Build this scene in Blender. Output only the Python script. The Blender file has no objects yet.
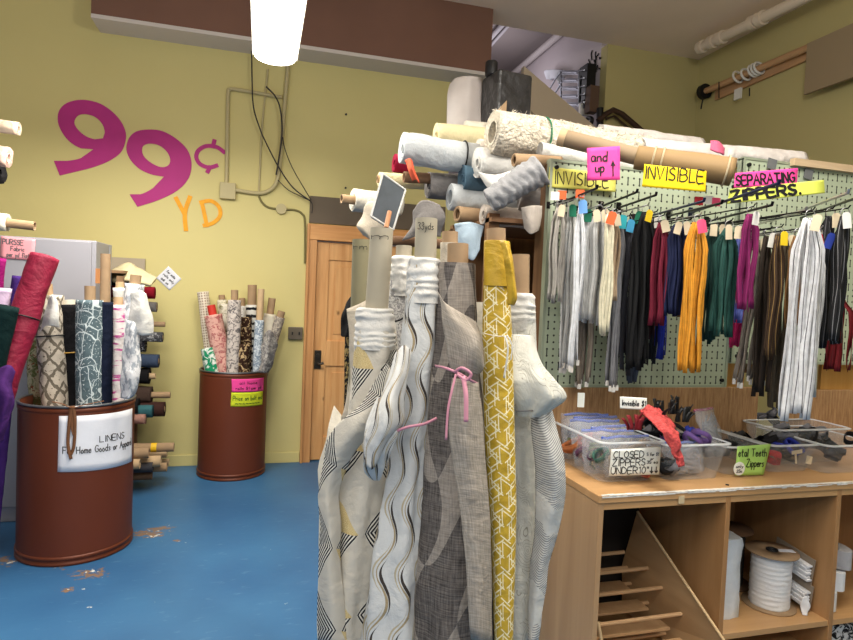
import bpy, math, random
from mathutils import Vector, Matrix, noise
from mathutils.geometry import tessellate_polygon
SC = bpy.context.scene
COL = SC.collection
R = math.radians
PI = math.pi
# ------------------------------------------------------------------ camera
F = 600.0
YAW, PITCH, ROLL = R(15.5), R(2.3), R(2.4)
CAM = Vector((0, 0, 1.55))
fw = Vector((math.sin(YAW)*math.cos(PITCH), math.cos(YAW)*math.cos(PITCH), -math.sin(PITCH)))
r0 = Vector((math.cos(YAW), -math.sin(YAW), 0))
u0 = r0.cross(fw)
rt = r0*math.cos(ROLL) + u0*math.sin(ROLL)
up = -r0*math.sin(ROLL) + u0*math.cos(ROLL)
cd = bpy.data.cameras.new('camera'); co = bpy.data.objects.new('camera', cd); COL.objects.link(co)
M3 = Matrix((rt, up, -fw)).transposed()
co.matrix_world = Matrix.Translation(CAM) @ M3.to_4x4()
cd.sensor_fit = 'HORIZONTAL'; cd.sensor_width = 36; cd.lens = 36*F/853; cd.clip_start = .05
SC.camera = co
# ------------------------------------------------------------------ world, light, exposure
w = bpy.data.worlds.new('world'); SC.world = w; w.use_nodes = True
w.node_tree.nodes['Background'].inputs[0].default_value = (1, .98, .95, 1)
w.node_tree.nodes['Background'].inputs[1].default_value = .38
SC.view_settings.view_transform = 'Standard'; SC.view_settings.look = 'None'
SC.cycles.transparent_max_bounces = 32; SC.view_settings.exposure = -0.06; SC.view_settings.gamma = 1.0; SC.view_settings.use_curve_mapping = False
def area(name, loc, size, power, col=(1, .96, .88), rot=(0, 0, 0)):
    l = bpy.data.lights.new(name, 'AREA'); l.shape = 'RECTANGLE'; l.size, l.size_y = size; l.energy = power; l.color = col
    o = bpy.data.objects.new(name, l); COL.objects.link(o); o.location = loc; o.rotation_euler = rot
    return o
def point_fill(name, loc, power, col=(1, .95, .86), r=.25):
    l = bpy.data.lights.new(name, 'POINT'); l.energy = power; l.color = col; l.shadow_soft_size = r
    o = bpy.data.objects.new(name, l); COL.objects.link(o); o.location = loc
area('lamp_over_counter', (1.2, .9, 3.0), (.35, 2.4), 34)
area('lamp_over_rolls', (-.6, .2, 3.0), (.35, 2.4), 48)
area('lamp_behind', (.2, -1.6, 3.2), (2.4, .5), 50)
point_fill('fill_counter', (1.5, 1.2, 3.1), 115)  # unseen fill added to lift the ceiling and right wall
point_fill('fill_rolls', (-.9, .4, 3.1), 40)  # added fill for upward spread above the rolls, not a fixture
area('fill_back_wall', (-.9, 3.6, 2.75), (.4, 1.6), 48)  # downward area fill added to brighten the back wall, no lamp hangs here
point_fill('fill_wall_soft', (-.9, 3.6, 2.3), 20)  # weak point fill added for the back wall
point_fill('fill_stairwell', (2.55, 6.9, 4.1), 15, (.95, .9, .97))  # fill added to brighten the stairwell, no visible source

# ------------------------------------------------------------------ helpers
def ray(px, py): return fw + rt*((px-426.5)/F) - up*((py-320)/F)
def D(px, py, d): return CAM + ray(px, py)*d
def atY(px, py, Y): v = ray(px, py); return CAM + v*((Y-CAM.y)/v.y)
def atZ(px, py, Z): v = ray(px, py); return CAM + v*((Z-CAM.z)/v.z)
def atX(px, py, X): v = ray(px, py); return CAM + v*((X-CAM.x)/v.x)
def lerp(a, b, t): return a+(b-a)*t
def srgb(r, g, b):
    f = lambda c: (c/255/12.92) if c/255 <= .04045 else ((c/255+.055)/1.055)**2.4
    return (f(r), f(g), f(b), 1)
def nz(x, y=0, z=0): return noise.noise(Vector((x, y, z)))
WL = {}
class MB:
    def __init__(s): s.v = []; s.f = []; s.uv = []; s.sm = []
    def add(s, vs, fs, uvs=None, smooth=False):
        b = len(s.v); s.v += [Vector(p) for p in vs]
        for i, f in enumerate(fs):
            s.f.append([b+k for k in f]); s.sm.append(smooth)
            s.uv.append(uvs[i] if uvs else [(s.v[b+k].x, s.v[b+k].z) for k in f])
    def box(s, c, size, rot=None):
        hx, hy, hz = size[0]/2, size[1]/2, size[2]/2
        vs = [Vector((x, y, z)) for x in (-hx, hx) for y in (-hy, hy) for z in (-hz, hz)]
        if rot is not None: vs = [rot @ p for p in vs]
        c = Vector(c)
        s.add([p+c for p in vs], [(0, 1, 3, 2), (4, 6, 7, 5), (0, 4, 5, 1), (2, 3, 7, 6), (0, 2, 6, 4), (1, 5, 7, 3)])
    def bb(s, x0, x1, y0, y1, z0, z1): s.box(((x0+x1)/2, (y0+y1)/2, (z0+z1)/2), (abs(x1-x0), abs(y1-y0), abs(z1-z0)))
    def grid(s, P, thick=0, uvs=None, wrap=False):
        n, m = len(P), len(P[0])
        if uvs is None:
            us = [0]; 
            for j in range(1, m): us.append(us[-1]+(P[n//2][j]-P[n//2][j-1]).length)
            vs_ = [0]
            for i in range(1, n): vs_.append(vs_[-1]+(P[i][m//2]-P[i-1][m//2]).length)
            uvs = [[(us[j], -vs_[i]) for j in range(m)] for i in range(n)]
        flat = [p for r_ in P for p in r_]
        fs, fu = [], []
        for i in range(n-1):
            for j in range(m-1):
                fs.append((i*m+j, (i+1)*m+j, (i+1)*m+j+1, i*m+j+1)); fu.append([uvs[i][j], uvs[i+1][j], uvs[i+1][j+1], uvs[i][j+1]])
        if thick:
            nor = []
            for i in range(n):
                for j in range(m):
                    a = P[min(i+1, n-1)][j]-P[max(i-1, 0)][j]; b = P[i][min(j+1, m-1)]-P[i][max(j-1, 0)]
                    c = a.cross(b); nor.append(c.normalized() if c.length > 1e-12 else Vector((0, 0, 1)))
            N = len(flat); back = [p-nor[k]*thick for k, p in enumerate(flat)]
            f2 = [tuple(N+k for k in reversed(f)) for f in fs]; u2 = [list(reversed(q)) for q in fu]
            e, eu = [], []
            loop = [(0, j) for j in range(m)]+[(i, m-1) for i in range(1, n)]+[(n-1, j) for j in range(m-2, -1, -1)]+[(i, 0) for i in range(n-2, 0, -1)]
            for k in range(len(loop)):
                a, b = loop[k], loop[(k+1) % len(loop)]; ia, ib = a[0]*m+a[1], b[0]*m+b[1]
                e.append((ia, ib, N+ib, N+ia)); q = uvs[a[0]][a[1]]; p = uvs[b[0]][b[1]]; eu.append([q, p, p, q])
            s.add(flat+back, fs+f2+e, fu+u2+eu, True)
        else: s.add(flat, fs, fu, True)
    def rings(s, rings, ur=.1, caps=True, v0=0):
        n = len(rings[0]); flat = [p for r_ in rings for p in r_]; fs, fu = [], []
        cen = [sum(r_, Vector())/n for r_ in rings]; vv = [v0]
        for i in range(1, len(rings)): vv.append(vv[-1]+(cen[i]-cen[i-1]).length)
        for i in range(len(rings)-1):
            for j in range(n):
                k = (j+1) % n; fs.append((i*n+j, i*n+k, (i+1)*n+k, (i+1)*n+j))
                a, b = j/n*2*PI*ur, (j+1)/n*2*PI*ur
                fu.append([(a, vv[i]), (b, vv[i]), (b, vv[i+1]), (a, vv[i+1])])
        s.add(flat, fs, fu, True)
        if caps:
            for i in (0, len(rings)-1):
                vs = list(rings[i])+[cen[i]]
                s.add(vs, [((j+1) % n, j, n) if i == 0 else (j, (j+1) % n, n) for j in range(n)], None, False)
    def tube(s, pts, r, n=8, caps=True, ur=None):
        pts = [Vector(p) for p in pts]; rs = r if isinstance(r, (list, tuple)) else [r]*len(pts)
        out = []; t = (pts[1]-pts[0]).normalized(); a = t.orthogonal().normalized()
        for i, p in enumerate(pts):
            t = (pts[min(i+1, len(pts)-1)]-pts[max(i-1, 0)]).normalized()
            a = (a-t*a.dot(t)).normalized(); b = t.cross(a)
            out.append([p+(a*math.cos(2*PI*k/n)+b*math.sin(2*PI*k/n))*rs[i] for k in range(n)])
        s.rings(out, ur or rs[0], caps)
    def hollow(s, p0, p1, ro, ri, n=20):
        ax = (p1-p0).normalized(); a = ax.orthogonal().normalized(); b = ax.cross(a)
        C = lambda p, r: [p+(a*math.cos(2*PI*k/n)+b*math.sin(2*PI*k/n))*r for k in range(n)]
        s.rings([C(p0, ro), C(p1, ro)], ro, False); s.rings([C(p1, ro), C(p1, ri)], ro, False)
        s.rings([C(p1, ri), C(p0, ri)], ri, False); s.rings([C(p0, ri), C(p0, ro)], ro, False)
    def lathe(s, prof, c, n=48):
        s.rings([[Vector((c[0]+r*math.cos(2*PI*k/n), c[1]+r*math.sin(2*PI*k/n), c[2]+z)) for k in range(n)] for r, z in prof], prof[0][0], False)
    def poly(s, loops, o, ax, ay, th):
        """flat outline (first loop) with holes, extruded by th along ax x ay"""
        nrm = ax.cross(ay).normalized(); L = [[Vector((p[0], p[1], 0)) for p in l] for l in loops]
        tri = tessellate_polygon(L); fl = [p for l in L for p in l]
        v = [o+ax*p.x+ay*p.y for p in fl]; N = len(v); v2 = [p+nrm*th for p in v]
        fs = []
        for t in tri:
            a, b, c = [fl[k] for k in t]
            t = t if (b-a).cross(c-a).z > 0 else (t[0], t[2], t[1])
            fs += [tuple(N+k for k in t), (t[0], t[2], t[1])]
        k0 = 0
        for l in L:
            m = len(l)
            for k in range(m): fs.append((k0+k, k0+(k+1) % m, N+k0+(k+1) % m, N+k0+k))
            k0 += m
        s.add(v+v2, fs)
    def stroke(s, pts, w, o, ax, ay, th):
        """pen stroke made of short overlapping flat bars"""
        nrm = ax.cross(ay).normalized(); q = []; s.kk = (getattr(s, 'kk', 0)+1) % 6; th = th*(1+.12*s.kk); o = o+nrm*.00004*s.kk
        for p in pts:
            P_ = o+ax*p[0]+ay*p[1]
            if not q or (P_-q[-1]).length > w*.12: q.append(P_)
        if len(q) < 2: q.append(q[0]+ax*w*.6)
        a0 = (q[1]-q[0]).normalized(); a1 = (q[-1]-q[-2]).normalized(); q[0] = q[0]-a0*w*.3; q[-1] = q[-1]+a1*w*.3
        v = []; n = len(q)
        for i in range(n):
            d1 = (q[i]-q[i-1]).normalized() if i else (q[1]-q[0]).normalized(); d2 = (q[i+1]-q[i]).normalized() if i < n-1 else d1
            d = d1+d2; d = d.normalized() if d.length > .3 else d1; k = min(1.6, 1/max(.5, abs(d.dot(d1)))); g = nrm.cross(d)*w/2*k
            v += [q[i]-g, q[i]+g, q[i]-g+nrm*th, q[i]+g+nrm*th]
        f = [(0, 1, 3, 2), (4*n-4, 4*n-2, 4*n-1, 4*n-3)]
        for i in range(n-1):
            a, b = 4*i, 4*i+4; f += [(a+2, a+3, b+3, b+2), (a, b, b+1, a+1), (a, a+2, b+2, b), (a+1, b+1, b+3, a+3)]
        s.add(v, f)
    def build(s, name, mat, parent=None, loc=None, label=None, cat=None, group=None, kind=None, bevel=0, smooth=None):
        me = bpy.data.meshes.new(name)
        pl = WL[parent.name] if parent else Vector((0, 0, 0))
        if loc is None:
            if parent: loc = pl
            elif kind == 'structure': loc = Vector((0, 0, 0))
            else:
                xs = [p.x for p in s.v]; ys = [p.y for p in s.v]; zs = [p.z for p in s.v]
                loc = Vector(((min(xs)+max(xs))/2, (min(ys)+max(ys))/2, min(zs)))
        loc = Vector(loc)
        me.from_pydata([tuple(p-loc) for p in s.v], [], s.f)
        uvl = me.uv_layers.new(name='UVMap'); k = 0; buf = []
        for u in s.uv:
            for q in u: buf += [q[0], q[1]]
        uvl.data.foreach_set('uv', buf)
        me.polygons.foreach_set('use_smooth', [x if smooth is None else smooth for x in s.sm])
        me.materials.append(mat)
        o = bpy.data.objects.new(name, me); COL.objects.link(o)
        o.location = loc-pl
        if parent: o.parent = parent
        WL[o.name] = loc
        if label: o['label'] = label
        if cat: o['category'] = cat
        if group: o['group'] = group
        if kind: o['kind'] = kind
        if bevel:
            b = o.modifiers.new('bevel', 'BEVEL'); b.width = bevel; b.segments = 2; b.limit_method = 'ANGLE'
        return o
def thing(name, label, cat, loc, group=None):
    o = bpy.data.objects.new(name, None); COL.objects.link(o); o.location = Vector(loc); o.empty_display_size = .05
    o['label'] = label; o['category'] = cat
    if group: o['group'] = group
    WL[o.name] = Vector(loc); return o
def cr(pts, n=6):
    """Catmull-Rom through tuples"""
    pts = [Vector(p) for p in pts]; out = []
    for i in range(len(pts)-1):
        a, b, c, d = pts[max(i-1, 0)], pts[i], pts[i+1], pts[min(i+2, len(pts)-1)]
        for k in range(n):
            t = k/n; out.append(.5*((2*b)+(c-a)*t+(2*a-5*b+4*c-d)*t*t+(3*b-a-3*c+d)*t**3))
    out.append(pts[-1]); return out
def patch(mb, rows, n=6, m=6, amp=.004, fr=12, seed=0, thick=.0015):
    """cloth sheet through a control grid of world points, with small wrinkles"""
    R1 = [cr(r_, m) for r_ in rows]; cols = [cr([r_[j] for r_ in R1], n) for j in range(len(R1[0]))]
    P = [[cols[j][i] for j in range(len(cols))] for i in range(len(cols[0]))]
    for i in range(len(P)):
        for j in range(len(P[0])):
            p = P[i][j]; P[i][j] = p+Vector((nz(p.x*fr+seed, p.y*fr, p.z*fr), nz(p.x*fr, p.y*fr+seed+7, p.z*fr), .5*nz(p.x*fr, p.y*fr, p.z*fr+seed+3)))*amp
    mb.grid(P, thick)
# ------------------------------------------------------------------ material expressions
class Ex:
    def __init__(s, nt, k): s.nt = nt; s.k = k
    def _m(s, op, b=None, c=None):
        n = s.nt.nodes.new('ShaderNodeMath'); n.operation = op; s.nt.links.new(s.k, n.inputs[0])
        for i, q in ((1, b), (2, c)):
            if q is None: continue
            if isinstance(q, Ex): s.nt.links.new(q.k, n.inputs[i])
            else: n.inputs[i].default_value = q
        return Ex(s.nt, n.outputs[0])
    def __add__(s, b): return s._m('ADD', b)
    def __sub__(s, b): return s._m('SUBTRACT', b)
    def __mul__(s, b): return s._m('MULTIPLY', b)
    def __truediv__(s, b): return s._m('DIVIDE', b)
    def fr(s): return s._m('FRACT')
    def fl(s): return s._m('FLOOR')
    def ab(s): return s._m('ABSOLUTE')
    def sin(s): return s._m('SINE')
    def gt(s, b): return s._m('GREATER_THAN', b)
    def lt(s, b): return s._m('LESS_THAN', b)
    def mx(s, b): return s._m('MAXIMUM', b)
    def mn(s, b): return s._m('MINIMUM', b)
    def inv(s): return (s*-1)+1
    def cl(s):
        e = s._m('ADD', 0.0); e.k.node.use_clamp = True; return e
class NT:
    def __init__(s, nt): s.nt = nt; s.tc = nt.nodes.new('ShaderNodeTexCoord')
    def sep(s, out):
        n = s.nt.nodes.new('ShaderNodeSeparateXYZ'); s.nt.links.new(s.tc.outputs[out], n.inputs[0]); return [Ex(s.nt, n.outputs[i]) for i in range(3)]
    def uv(s): return s.sep('UV')[:2]
    def ob(s): return s.sep('Object')
    def vec(s, x, y, z=0):
        n = s.nt.nodes.new('ShaderNodeCombineXYZ')
        for i, q in enumerate((x, y, z)):
            if isinstance(q, Ex): s.nt.links.new(q.k, n.inputs[i])
            else: n.inputs[i].default_value = q
        return n.outputs[0]
    def noise(s, sc, det=3, vec='Object', rough=.5, dist=0):
        n = s.nt.nodes.new('ShaderNodeTexNoise'); n.inputs['Scale'].default_value = sc; n.inputs['Detail'].default_value = det
        n.inputs['Roughness'].default_value = rough; n.inputs['Distortion'].default_value = dist
        s.nt.links.new(s.tc.outputs[vec] if isinstance(vec, str) else vec, n.inputs['Vector']); return Ex(s.nt, n.outputs[0])
    def vor(s, sc, vec='UV', feat='F1', rnd=1):
        n = s.nt.nodes.new('ShaderNodeTexVoronoi'); n.inputs['Scale'].default_value = sc; n.feature = feat; n.inputs['Randomness'].default_value = rnd
        s.nt.links.new(s.tc.outputs[vec] if isinstance(vec, str) else vec, n.inputs['Vector']); return Ex(s.nt, n.outputs[0])
    def mix(s, f, a, b):
        n = s.nt.nodes.new('ShaderNodeMix'); n.data_type = 'RGBA'
        for i, q in ((0, f), (6, a), (7, b)):
            if isinstance(q, Ex): s.nt.links.new(q.k, n.inputs[i])
            elif isinstance(q, bpy.types.NodeSocket): s.nt.links.new(q, n.inputs[i])
            else: n.inputs[i].default_value = q
        return n.outputs[2]
MATS = {}
def mat(name, col=(128, 128, 128), rough=.8, metal=0, fn=None, bump=None, bs=60, bd=.002, emit=None, alpha=None, spec=.3, var=0, vs=8, sheen=0):
    if name in MATS: return MATS[name]
    m = bpy.data.materials.new(name); m.use_nodes = True; nt = m.node_tree; b = nt.nodes['Principled BSDF']; N = NT(nt)
    c = srgb(*col); b.inputs['Roughness'].default_value = rough; b.inputs['Metallic'].default_value = metal
    b.inputs['Specular IOR Level'].default_value = spec
    if fn: nt.links.new(fn(N), b.inputs['Base Color'])
    elif var:
        d = tuple(x*(1-var) for x in c[:3])+(1,); l = tuple(min(1, x*(1+var)) for x in c[:3])+(1,)
        nt.links.new(N.mix(((N.noise(vs, 4)-.3)*2.5).cl(), d, l), b.inputs['Base Color'])
    else: b.inputs['Base Color'].default_value = c
    if bump:
        bn = nt.nodes.new('ShaderNodeBump'); bn.inputs['Strength'].default_value = bump; bn.inputs['Distance'].default_value = bd
        h = bs(N) if callable(bs) else N.noise(bs, 4)
        nt.links.new(h.k, bn.inputs['Height']); nt.links.new(bn.outputs[0], b.inputs['Normal'])
    if sheen: b.inputs['Sheen Weight'].default_value = sheen
    if emit: b.inputs['Emission Color'].default_value = srgb(*emit[0]); b.inputs['Emission Strength'].default_value = emit[1]
    if alpha is not None:
        out = nt.nodes['Material Output']; mx = nt.nodes.new('ShaderNodeMixShader'); tr = nt.nodes.new('ShaderNodeBsdfTransparent')
        mx.inputs[0].default_value = alpha; nt.links.new(tr.outputs[0], mx.inputs[1]); nt.links.new(b.outputs[0], mx.inputs[2]); nt.links.new(mx.outputs[0], out.inputs[0])
    MATS[name] = m; return m
S = srgb
CREASE = lambda N: N.noise(9, 4, dist=.8)+N.noise(34, 3)*.22+N.noise(240, 2)*.05
def cloth(name, col, var=.07, rough=.9, bump=.55): return mat('cloth_'+name, col, rough, var=var, vs=14, bump=bump, bs=CREASE, bd=.03, spec=.12)
def wood(name, c1, c2, axis='z', rough=.55, knots=False, sc=1):
    def f(N):
        x, y, z = N.ob()
        v = {'z': N.vec(x*22*sc, y*22*sc, z*1.2*sc), 'x': N.vec(x*1.2*sc, y*22*sc, z*22*sc), 'y': N.vec(x*22*sc, y*1.2*sc, z*22*sc)}[axis]
        g = N.noise(1, 5, v, .6, .6); c = N.mix(((g-.32)*2.6).cl(), S(*c1), S(*c2))
        if knots:
            k = N.vor(1, N.vec(x*6, y*6, z*4)); c = N.mix(((k*-9)+1).cl(), c, S(74, 38, 16))
        return c
    return mat('wood_'+name, rough=rough, fn=f, bump=.15, bs=90, bd=.001)
CARD = mat('cardboard', (158, 131, 101), .85, var=.08, vs=20, bump=.15, bs=lambda N: (N.uv()[1]*14+N.uv()[0]*6).fr().lt(.06))
CARDG = mat('cardboard_grey', (160, 152, 134), .8, var=.06, vs=12, bump=.1)
CARDK = mat('cardboard_kraft_light', (190, 162, 126), .85, var=.07, vs=18)
CARDD = mat('cardboard_dark', (112, 84, 62), .85, var=.1, vs=18)
INK = mat('marker_ink', (22, 20, 22), .6)
BLACK = mat('black_plastic', (20, 20, 22), .5)
METAL = mat('steel', (175, 175, 178), .35, .9)
WHITEP = mat('white_plastic', (222, 220, 214), .45)
PAPER = mat('white_paper', (226, 228, 236), .75, var=.03, vs=10, bump=.25, bs=14, bd=.01)
STRING = mat('string_cream', (216, 204, 180), .9)

# ------------------------------------------------------------------ planes of the place
YW = atZ(283, 462.5, 0).y
ZC = 4.16
ZCT = .85
cc = atZ(600, 496, ZCT); YC = cc.y; XC = cc.x
YP = YC+.50
# ------------------------------------------------------------------ setting
def floor_fn(N):
    x, y, z = N.ob()
    base = N.mix(((N.noise(1.3, 5)-.3)*2).cl(), S(44, 90, 134), S(62, 114, 156))
    sc = N.noise(9, 6, N.vec(x, y*2.5, 0), .65)
    base = N.mix(((sc-.60)*5).cl(), base, S(92, 132, 166))
    m = None
    for px, py, r in ((92, 574, .17), (150, 533, .22), (68, 590, .09), (12, 560, .18), (163, 527, .12), (58, 569, .07), (176, 541, .05)):
        p = atZ(px, py, 0); dx = (x-p.x)/r; dy = (y-p.y)/(r*.6); q = ((dx*dx+dy*dy)*-1+1).cl()
        m = q if m is None else m.mx(q)
    w_ = (m*.25+N.noise(24, 6, N.vec(x*.6, y, 0), .7)).gt(.72)
    base = N.mix(w_, base, S(128, 104, 84))
    w2 = (m*.15+N.noise(31, 4, N.vec(x*.7, y, 3.3))).gt(.765)
    return N.mix(w2, base, S(205, 205, 198))
MF = mat('floor_paint', rough=.42, fn=floor_fn, bump=.25, bs=14, bd=.004, spec=.4)
b = MB(); b.bb(-4, 5.5, -2.5, YW+.1, -.08, 0); b.build('floor', MF, kind='structure')
OLIVE = (190, 182, 122)
def wall_fn(N):
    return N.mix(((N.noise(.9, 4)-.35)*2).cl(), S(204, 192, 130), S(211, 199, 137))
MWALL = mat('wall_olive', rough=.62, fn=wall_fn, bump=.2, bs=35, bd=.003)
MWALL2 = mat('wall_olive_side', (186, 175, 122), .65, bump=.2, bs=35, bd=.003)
xr = atY(452, 90, YW).x
dl = atY(303.5, 340, YW).x; dh_ = atY(309, 227, YW).z; dxr = dl+.96
b = MB()
b.bb(-4, dl, YW, YW+.12, 0, ZC); b.bb(dxr, xr, YW, YW+.12, 0, ZC); b.bb(dl, dxr, YW, YW+.12, dh_, ZC)
b.build('wall_back', MWALL, kind='structure')
b = MB(); zb = atZ(283, 462.5, 0); zg = atY(180, 455, YW).z
b.bb(-4, dl-.002, YW-.012, YW, 0, zg); b.build('baseboard_back', MWALL, kind='structure', bevel=.004)
x2 = atY(607, 60, YW).x; x3 = atY(699, 60, YW).x
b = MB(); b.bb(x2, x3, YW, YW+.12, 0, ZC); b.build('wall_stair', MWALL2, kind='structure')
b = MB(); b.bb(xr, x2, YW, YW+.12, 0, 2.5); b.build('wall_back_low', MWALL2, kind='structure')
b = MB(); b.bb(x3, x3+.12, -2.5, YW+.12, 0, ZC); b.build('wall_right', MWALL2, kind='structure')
MCEIL = mat('ceiling_paint', (236, 216, 196), .8, var=.04, vs=2)
b = MB(); b.bb(-4, x3, -2.5, YW, ZC, ZC+.1); b.build('ceiling', MCEIL, kind='structure')
# dropped box along the back wall: brown face, pale underside
zs = atY(101.5, 25.6, YW).z; zs2 = atY(452, 82, YW).z; zs = (zs+zs2)/2
YS = None
p = atZ(200, 29.5, zs); YS = min(max(p.y, YW-.5), YW-.2)
xl = atY(91, 11, YS).x; xe = atY(491, 60, YS).x
MBRN = mat('soffit_brown', (118, 86, 72), .75, var=.12, vs=1.2)
b = MB(); b.bb(xl, xe, YS, YS+.02, zs+.0, ZC); b.build('trim_1', MBRN, kind='structure')
b = MB(); b.bb(xl, xe, YS, YW, zs-.03, zs); b.bb(xl, xl+.02, YS+.02, YW, zs, ZC); b.build('trim_2', mat('soffit_white', (206, 198, 192), .7), kind='structure')
# stairwell beyond
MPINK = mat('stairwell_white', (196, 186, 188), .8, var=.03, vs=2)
YB = YW+4.0; ZS = atX(545, 42, x2).z
SW = lambda px, py, o=.12: atX(px, py, x2-o)
b = MB(); b.bb(xr-1.2, x2+.9, YB, YB+.1, 0, 6.3); b.build('wall_stairwell', MPINK, kind='structure')
b = MB(); b.bb(xr-.12, xr, YW+.12, YB, 0, 6.3); b.bb(x2, x2+.1, YW+.12, YB, 0, 6.3); b.build('wall_stairwell_side', MPINK, kind='structure')
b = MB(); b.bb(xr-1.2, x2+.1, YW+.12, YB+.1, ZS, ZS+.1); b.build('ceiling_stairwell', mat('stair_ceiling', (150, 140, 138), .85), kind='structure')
b = MB(); b.bb(-4, 5.5, YW+.12, YB+.1, -.08, 0); b.build('floor_stairwell', MF, kind='structure')
# ---- door
PINE = wood('pine_door', (204, 146, 90), (230, 180, 122), 'z', .45, True)
PINEX = wood('pine_header', (198, 138, 82), (226, 172, 112), 'x', .5, True)
PINEF = wood('pine_frame', (188, 132, 82), (214, 162, 106), 'z', .5)
zt = atY(330, 241, YW).z
b = MB(); b.bb(dl, dl+.09, YW-.03, YW+.09, 0, zt+.01); b.bb(dxr-.09, dxr, YW-.03, YW+.09, 0, zt+.01); b.bb(dl, dl+.02, YW-.05, YW+.0, 0, zt+.14)
fr_ = b.build('trim_3', PINEF, kind='structure', bevel=.004)
b = MB(); b.bb(dl+.02, dxr, YW-.04, YW+.06, zt, zt+.14); b.build('trim_4', PINEX, kind='structure', bevel=.004)
x0, x1 = dl+.095, dxr-.095; yd = YW+.02
b = MB(); st = .11; rails = [(0.02, .24), (1.0, 1.14), (1.30, 1.42), (zt-.16, zt-.02)]
b.bb(x0, x0+st, yd, yd+.045, .01, zt-.01); b.bb(x1-st, x1, yd, yd+.045, .01, zt-.01)
zmid = atY(330, 352, YW).z
for za, zb_ in ((.01, .22), (zmid-.13, zmid+.10), (zt-.17, zt-.01)): b.bb(x0+st, x1-st, yd+.001, yd+.044, za, zb_)
b.bb(x0+st-.01, x1-st+.01, yd+.018, yd+.03, .1, zt-.1)
door = b.build('door_1', PINE, kind='structure', bevel=.004)
b = MB()
for za, zb_ in ((.28, zmid-.19), (zmid+.16, zt-.23)): b.bb(x0+st+.06, x1-st-.06, yd+.008, yd+.018, za, zb_)
b.build('door_panel', PINE, door, bevel=.006)
hp = atY(317.5, 360, yd)
LOCKM = mat('lock_metal', (70, 64, 58), .4, .8)
b = MB(); b.bb(hp.x-.03, hp.x+.03, yd-.012, yd, hp.z-.08, hp.z+.09); b.tube([(hp.x, yd-.01, hp.z+.04), (hp.x, yd-.05, hp.z+.04)], .02, 14); b.tube([(hp.x, yd-.01, hp.z-.03), (hp.x, yd-.05, hp.z-.03), (hp.x+.02, yd-.06, hp.z-.03), (hp.x+.05, yd-.06, hp.z-.02)], .012, 10)
b.build('door_lock', LOCKM, door, bevel=.003)
b = MB(); p = atY(310, 196, YW); b.bb(p.x, xr-.02, YW-.02, YW, zt+.15, p.z); b.build('trim_5', mat('transom_brown', (104, 92, 78), .7, var=.08, vs=3), kind='structure')
# ------------------------------------------------------------------ lamp
def lamp(name, x, y0, y1, z, label):
    t = thing(name, label, 'ceiling light', ((x), (y0+y1)/2, z))
    b = MB(); W = .125
    prof = [(-W, .02), (-W*.75, .075), (W*.75, .075), (W, .02)]
    P = [[Vector((x+a, y, z+h)) for a, h in prof] for y in (y0, y1)]; b.grid(P, .004)
    for y in (y0, y1): b.bb(x-W*.85, x+W*.85, y-.004, y+.004, z+.02, z+.07)
    b.build('housing', WHITEP, t, smooth=False)
    b = MB(); n = 10
    P = [[Vector((x+W*.93*math.cos(PI+PI*k/n), y, z+.022+.045*math.sin(PI+PI*k/n))) for k in range(n+1)] for y in (y0+.01, (y0+y1)/2, y1-.01)]
    b.grid(P, .002)
    for y in (y0+.01, y1-.01):
        b.add([Vector((x+W*.93*math.cos(PI+PI*k/n), y, z+.022+.045*math.sin(PI+PI*k/n))) for k in range(n+1)], [tuple(range(n+1))])
    b.build('diffuser', mat('lamp_diffuser', (255, 250, 240), .5, emit=((255, 246, 226), 8)), t)
    b = MB()
    for y in (y0+.15, y1-.15): b.tube([(x, y, z+.07), (x, y, ZC)], .004, 6)
    b.build('suspension_rod', METAL, t)
LP = D(275, 62, 3.5)
lamp('ceiling_light', LP.x, LP.y-1.25, LP.y, LP.z, 'bright white tube light hanging from the ceiling above the painted price')
area('lamp_tube_light', (LP.x, LP.y-.62, LP.z-.05), (.22, 1.2), 40, (1, .95, .84))

# ------------------------------------------------------------------ wall marks
def wpts(L, Y=None, sc=1, ox=0, oy=0):
    Y = Y or YW; out = []
    for a in L: p = atY(ox+a[0]/sc, oy+a[1]/sc, Y); out.append((p.x, p.z))
    return out
AX, AZ, AXN = Vector((1, 0, 0)), Vector((0, 0, 1)), Vector((1, 0, 0))
MAG = mat('magenta_cutout', (176, 46, 124), .6, var=.06, vs=6); ORG = mat('orange_cutout', (232, 160, 30), .6, var=.12, vs=20)
def smooth_loop(P, n=4):
    q = [Vector((a[0], a[1], 0)) for a in P]; out = []; L = len(q)
    for i in range(L):
        a, b_, c, d = q[i-1], q[i], q[(i+1) % L], q[(i+2) % L]
        sharp = (b_-a).normalized().dot((c-b_).normalized()) < .55 or (c-b_).normalized().dot((d-c).normalized()) < .55
        for k in range(1 if sharp else n):
            t = k/n; v = .5*((2*b_)+(c-a)*t+(2*a-5*b_+4*c-d)*t*t+(3*b_-a-3*c+d)*t**3); out.append((v.x, v.y))
    return out
n1 = [(173, 515), (215, 515), (260, 506), (300, 478), (260, 475), (225, 455), (200, 425), (186, 390), (190, 355), (215, 330), (260, 320), (310, 328), (350, 350), (385, 385), (403, 425), (400, 460), (385, 490), (350, 515), (300, 535), (250, 548), (192, 562)]
h1 = [(238, 392), (250, 370), (275, 366), (305, 375), (328, 398), (336, 425), (330, 443), (305, 446), (275, 436), (250, 415)]
n2 = [(415, 622), (450, 622), (490, 602), (525, 566), (490, 560), (450, 543), (420, 515), (405, 480), (412, 445), (435, 422), (475, 415), (520, 420), (565, 445), (600, 480), (613, 520), (608, 560), (590, 590), (560, 615), (520, 635), (480, 650), (440, 662)]
h2 = [(455, 482), (460, 466), (480, 460), (510, 466), (535, 487), (545, 512), (538, 530), (515, 535), (485, 522), (462, 502)]
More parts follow.
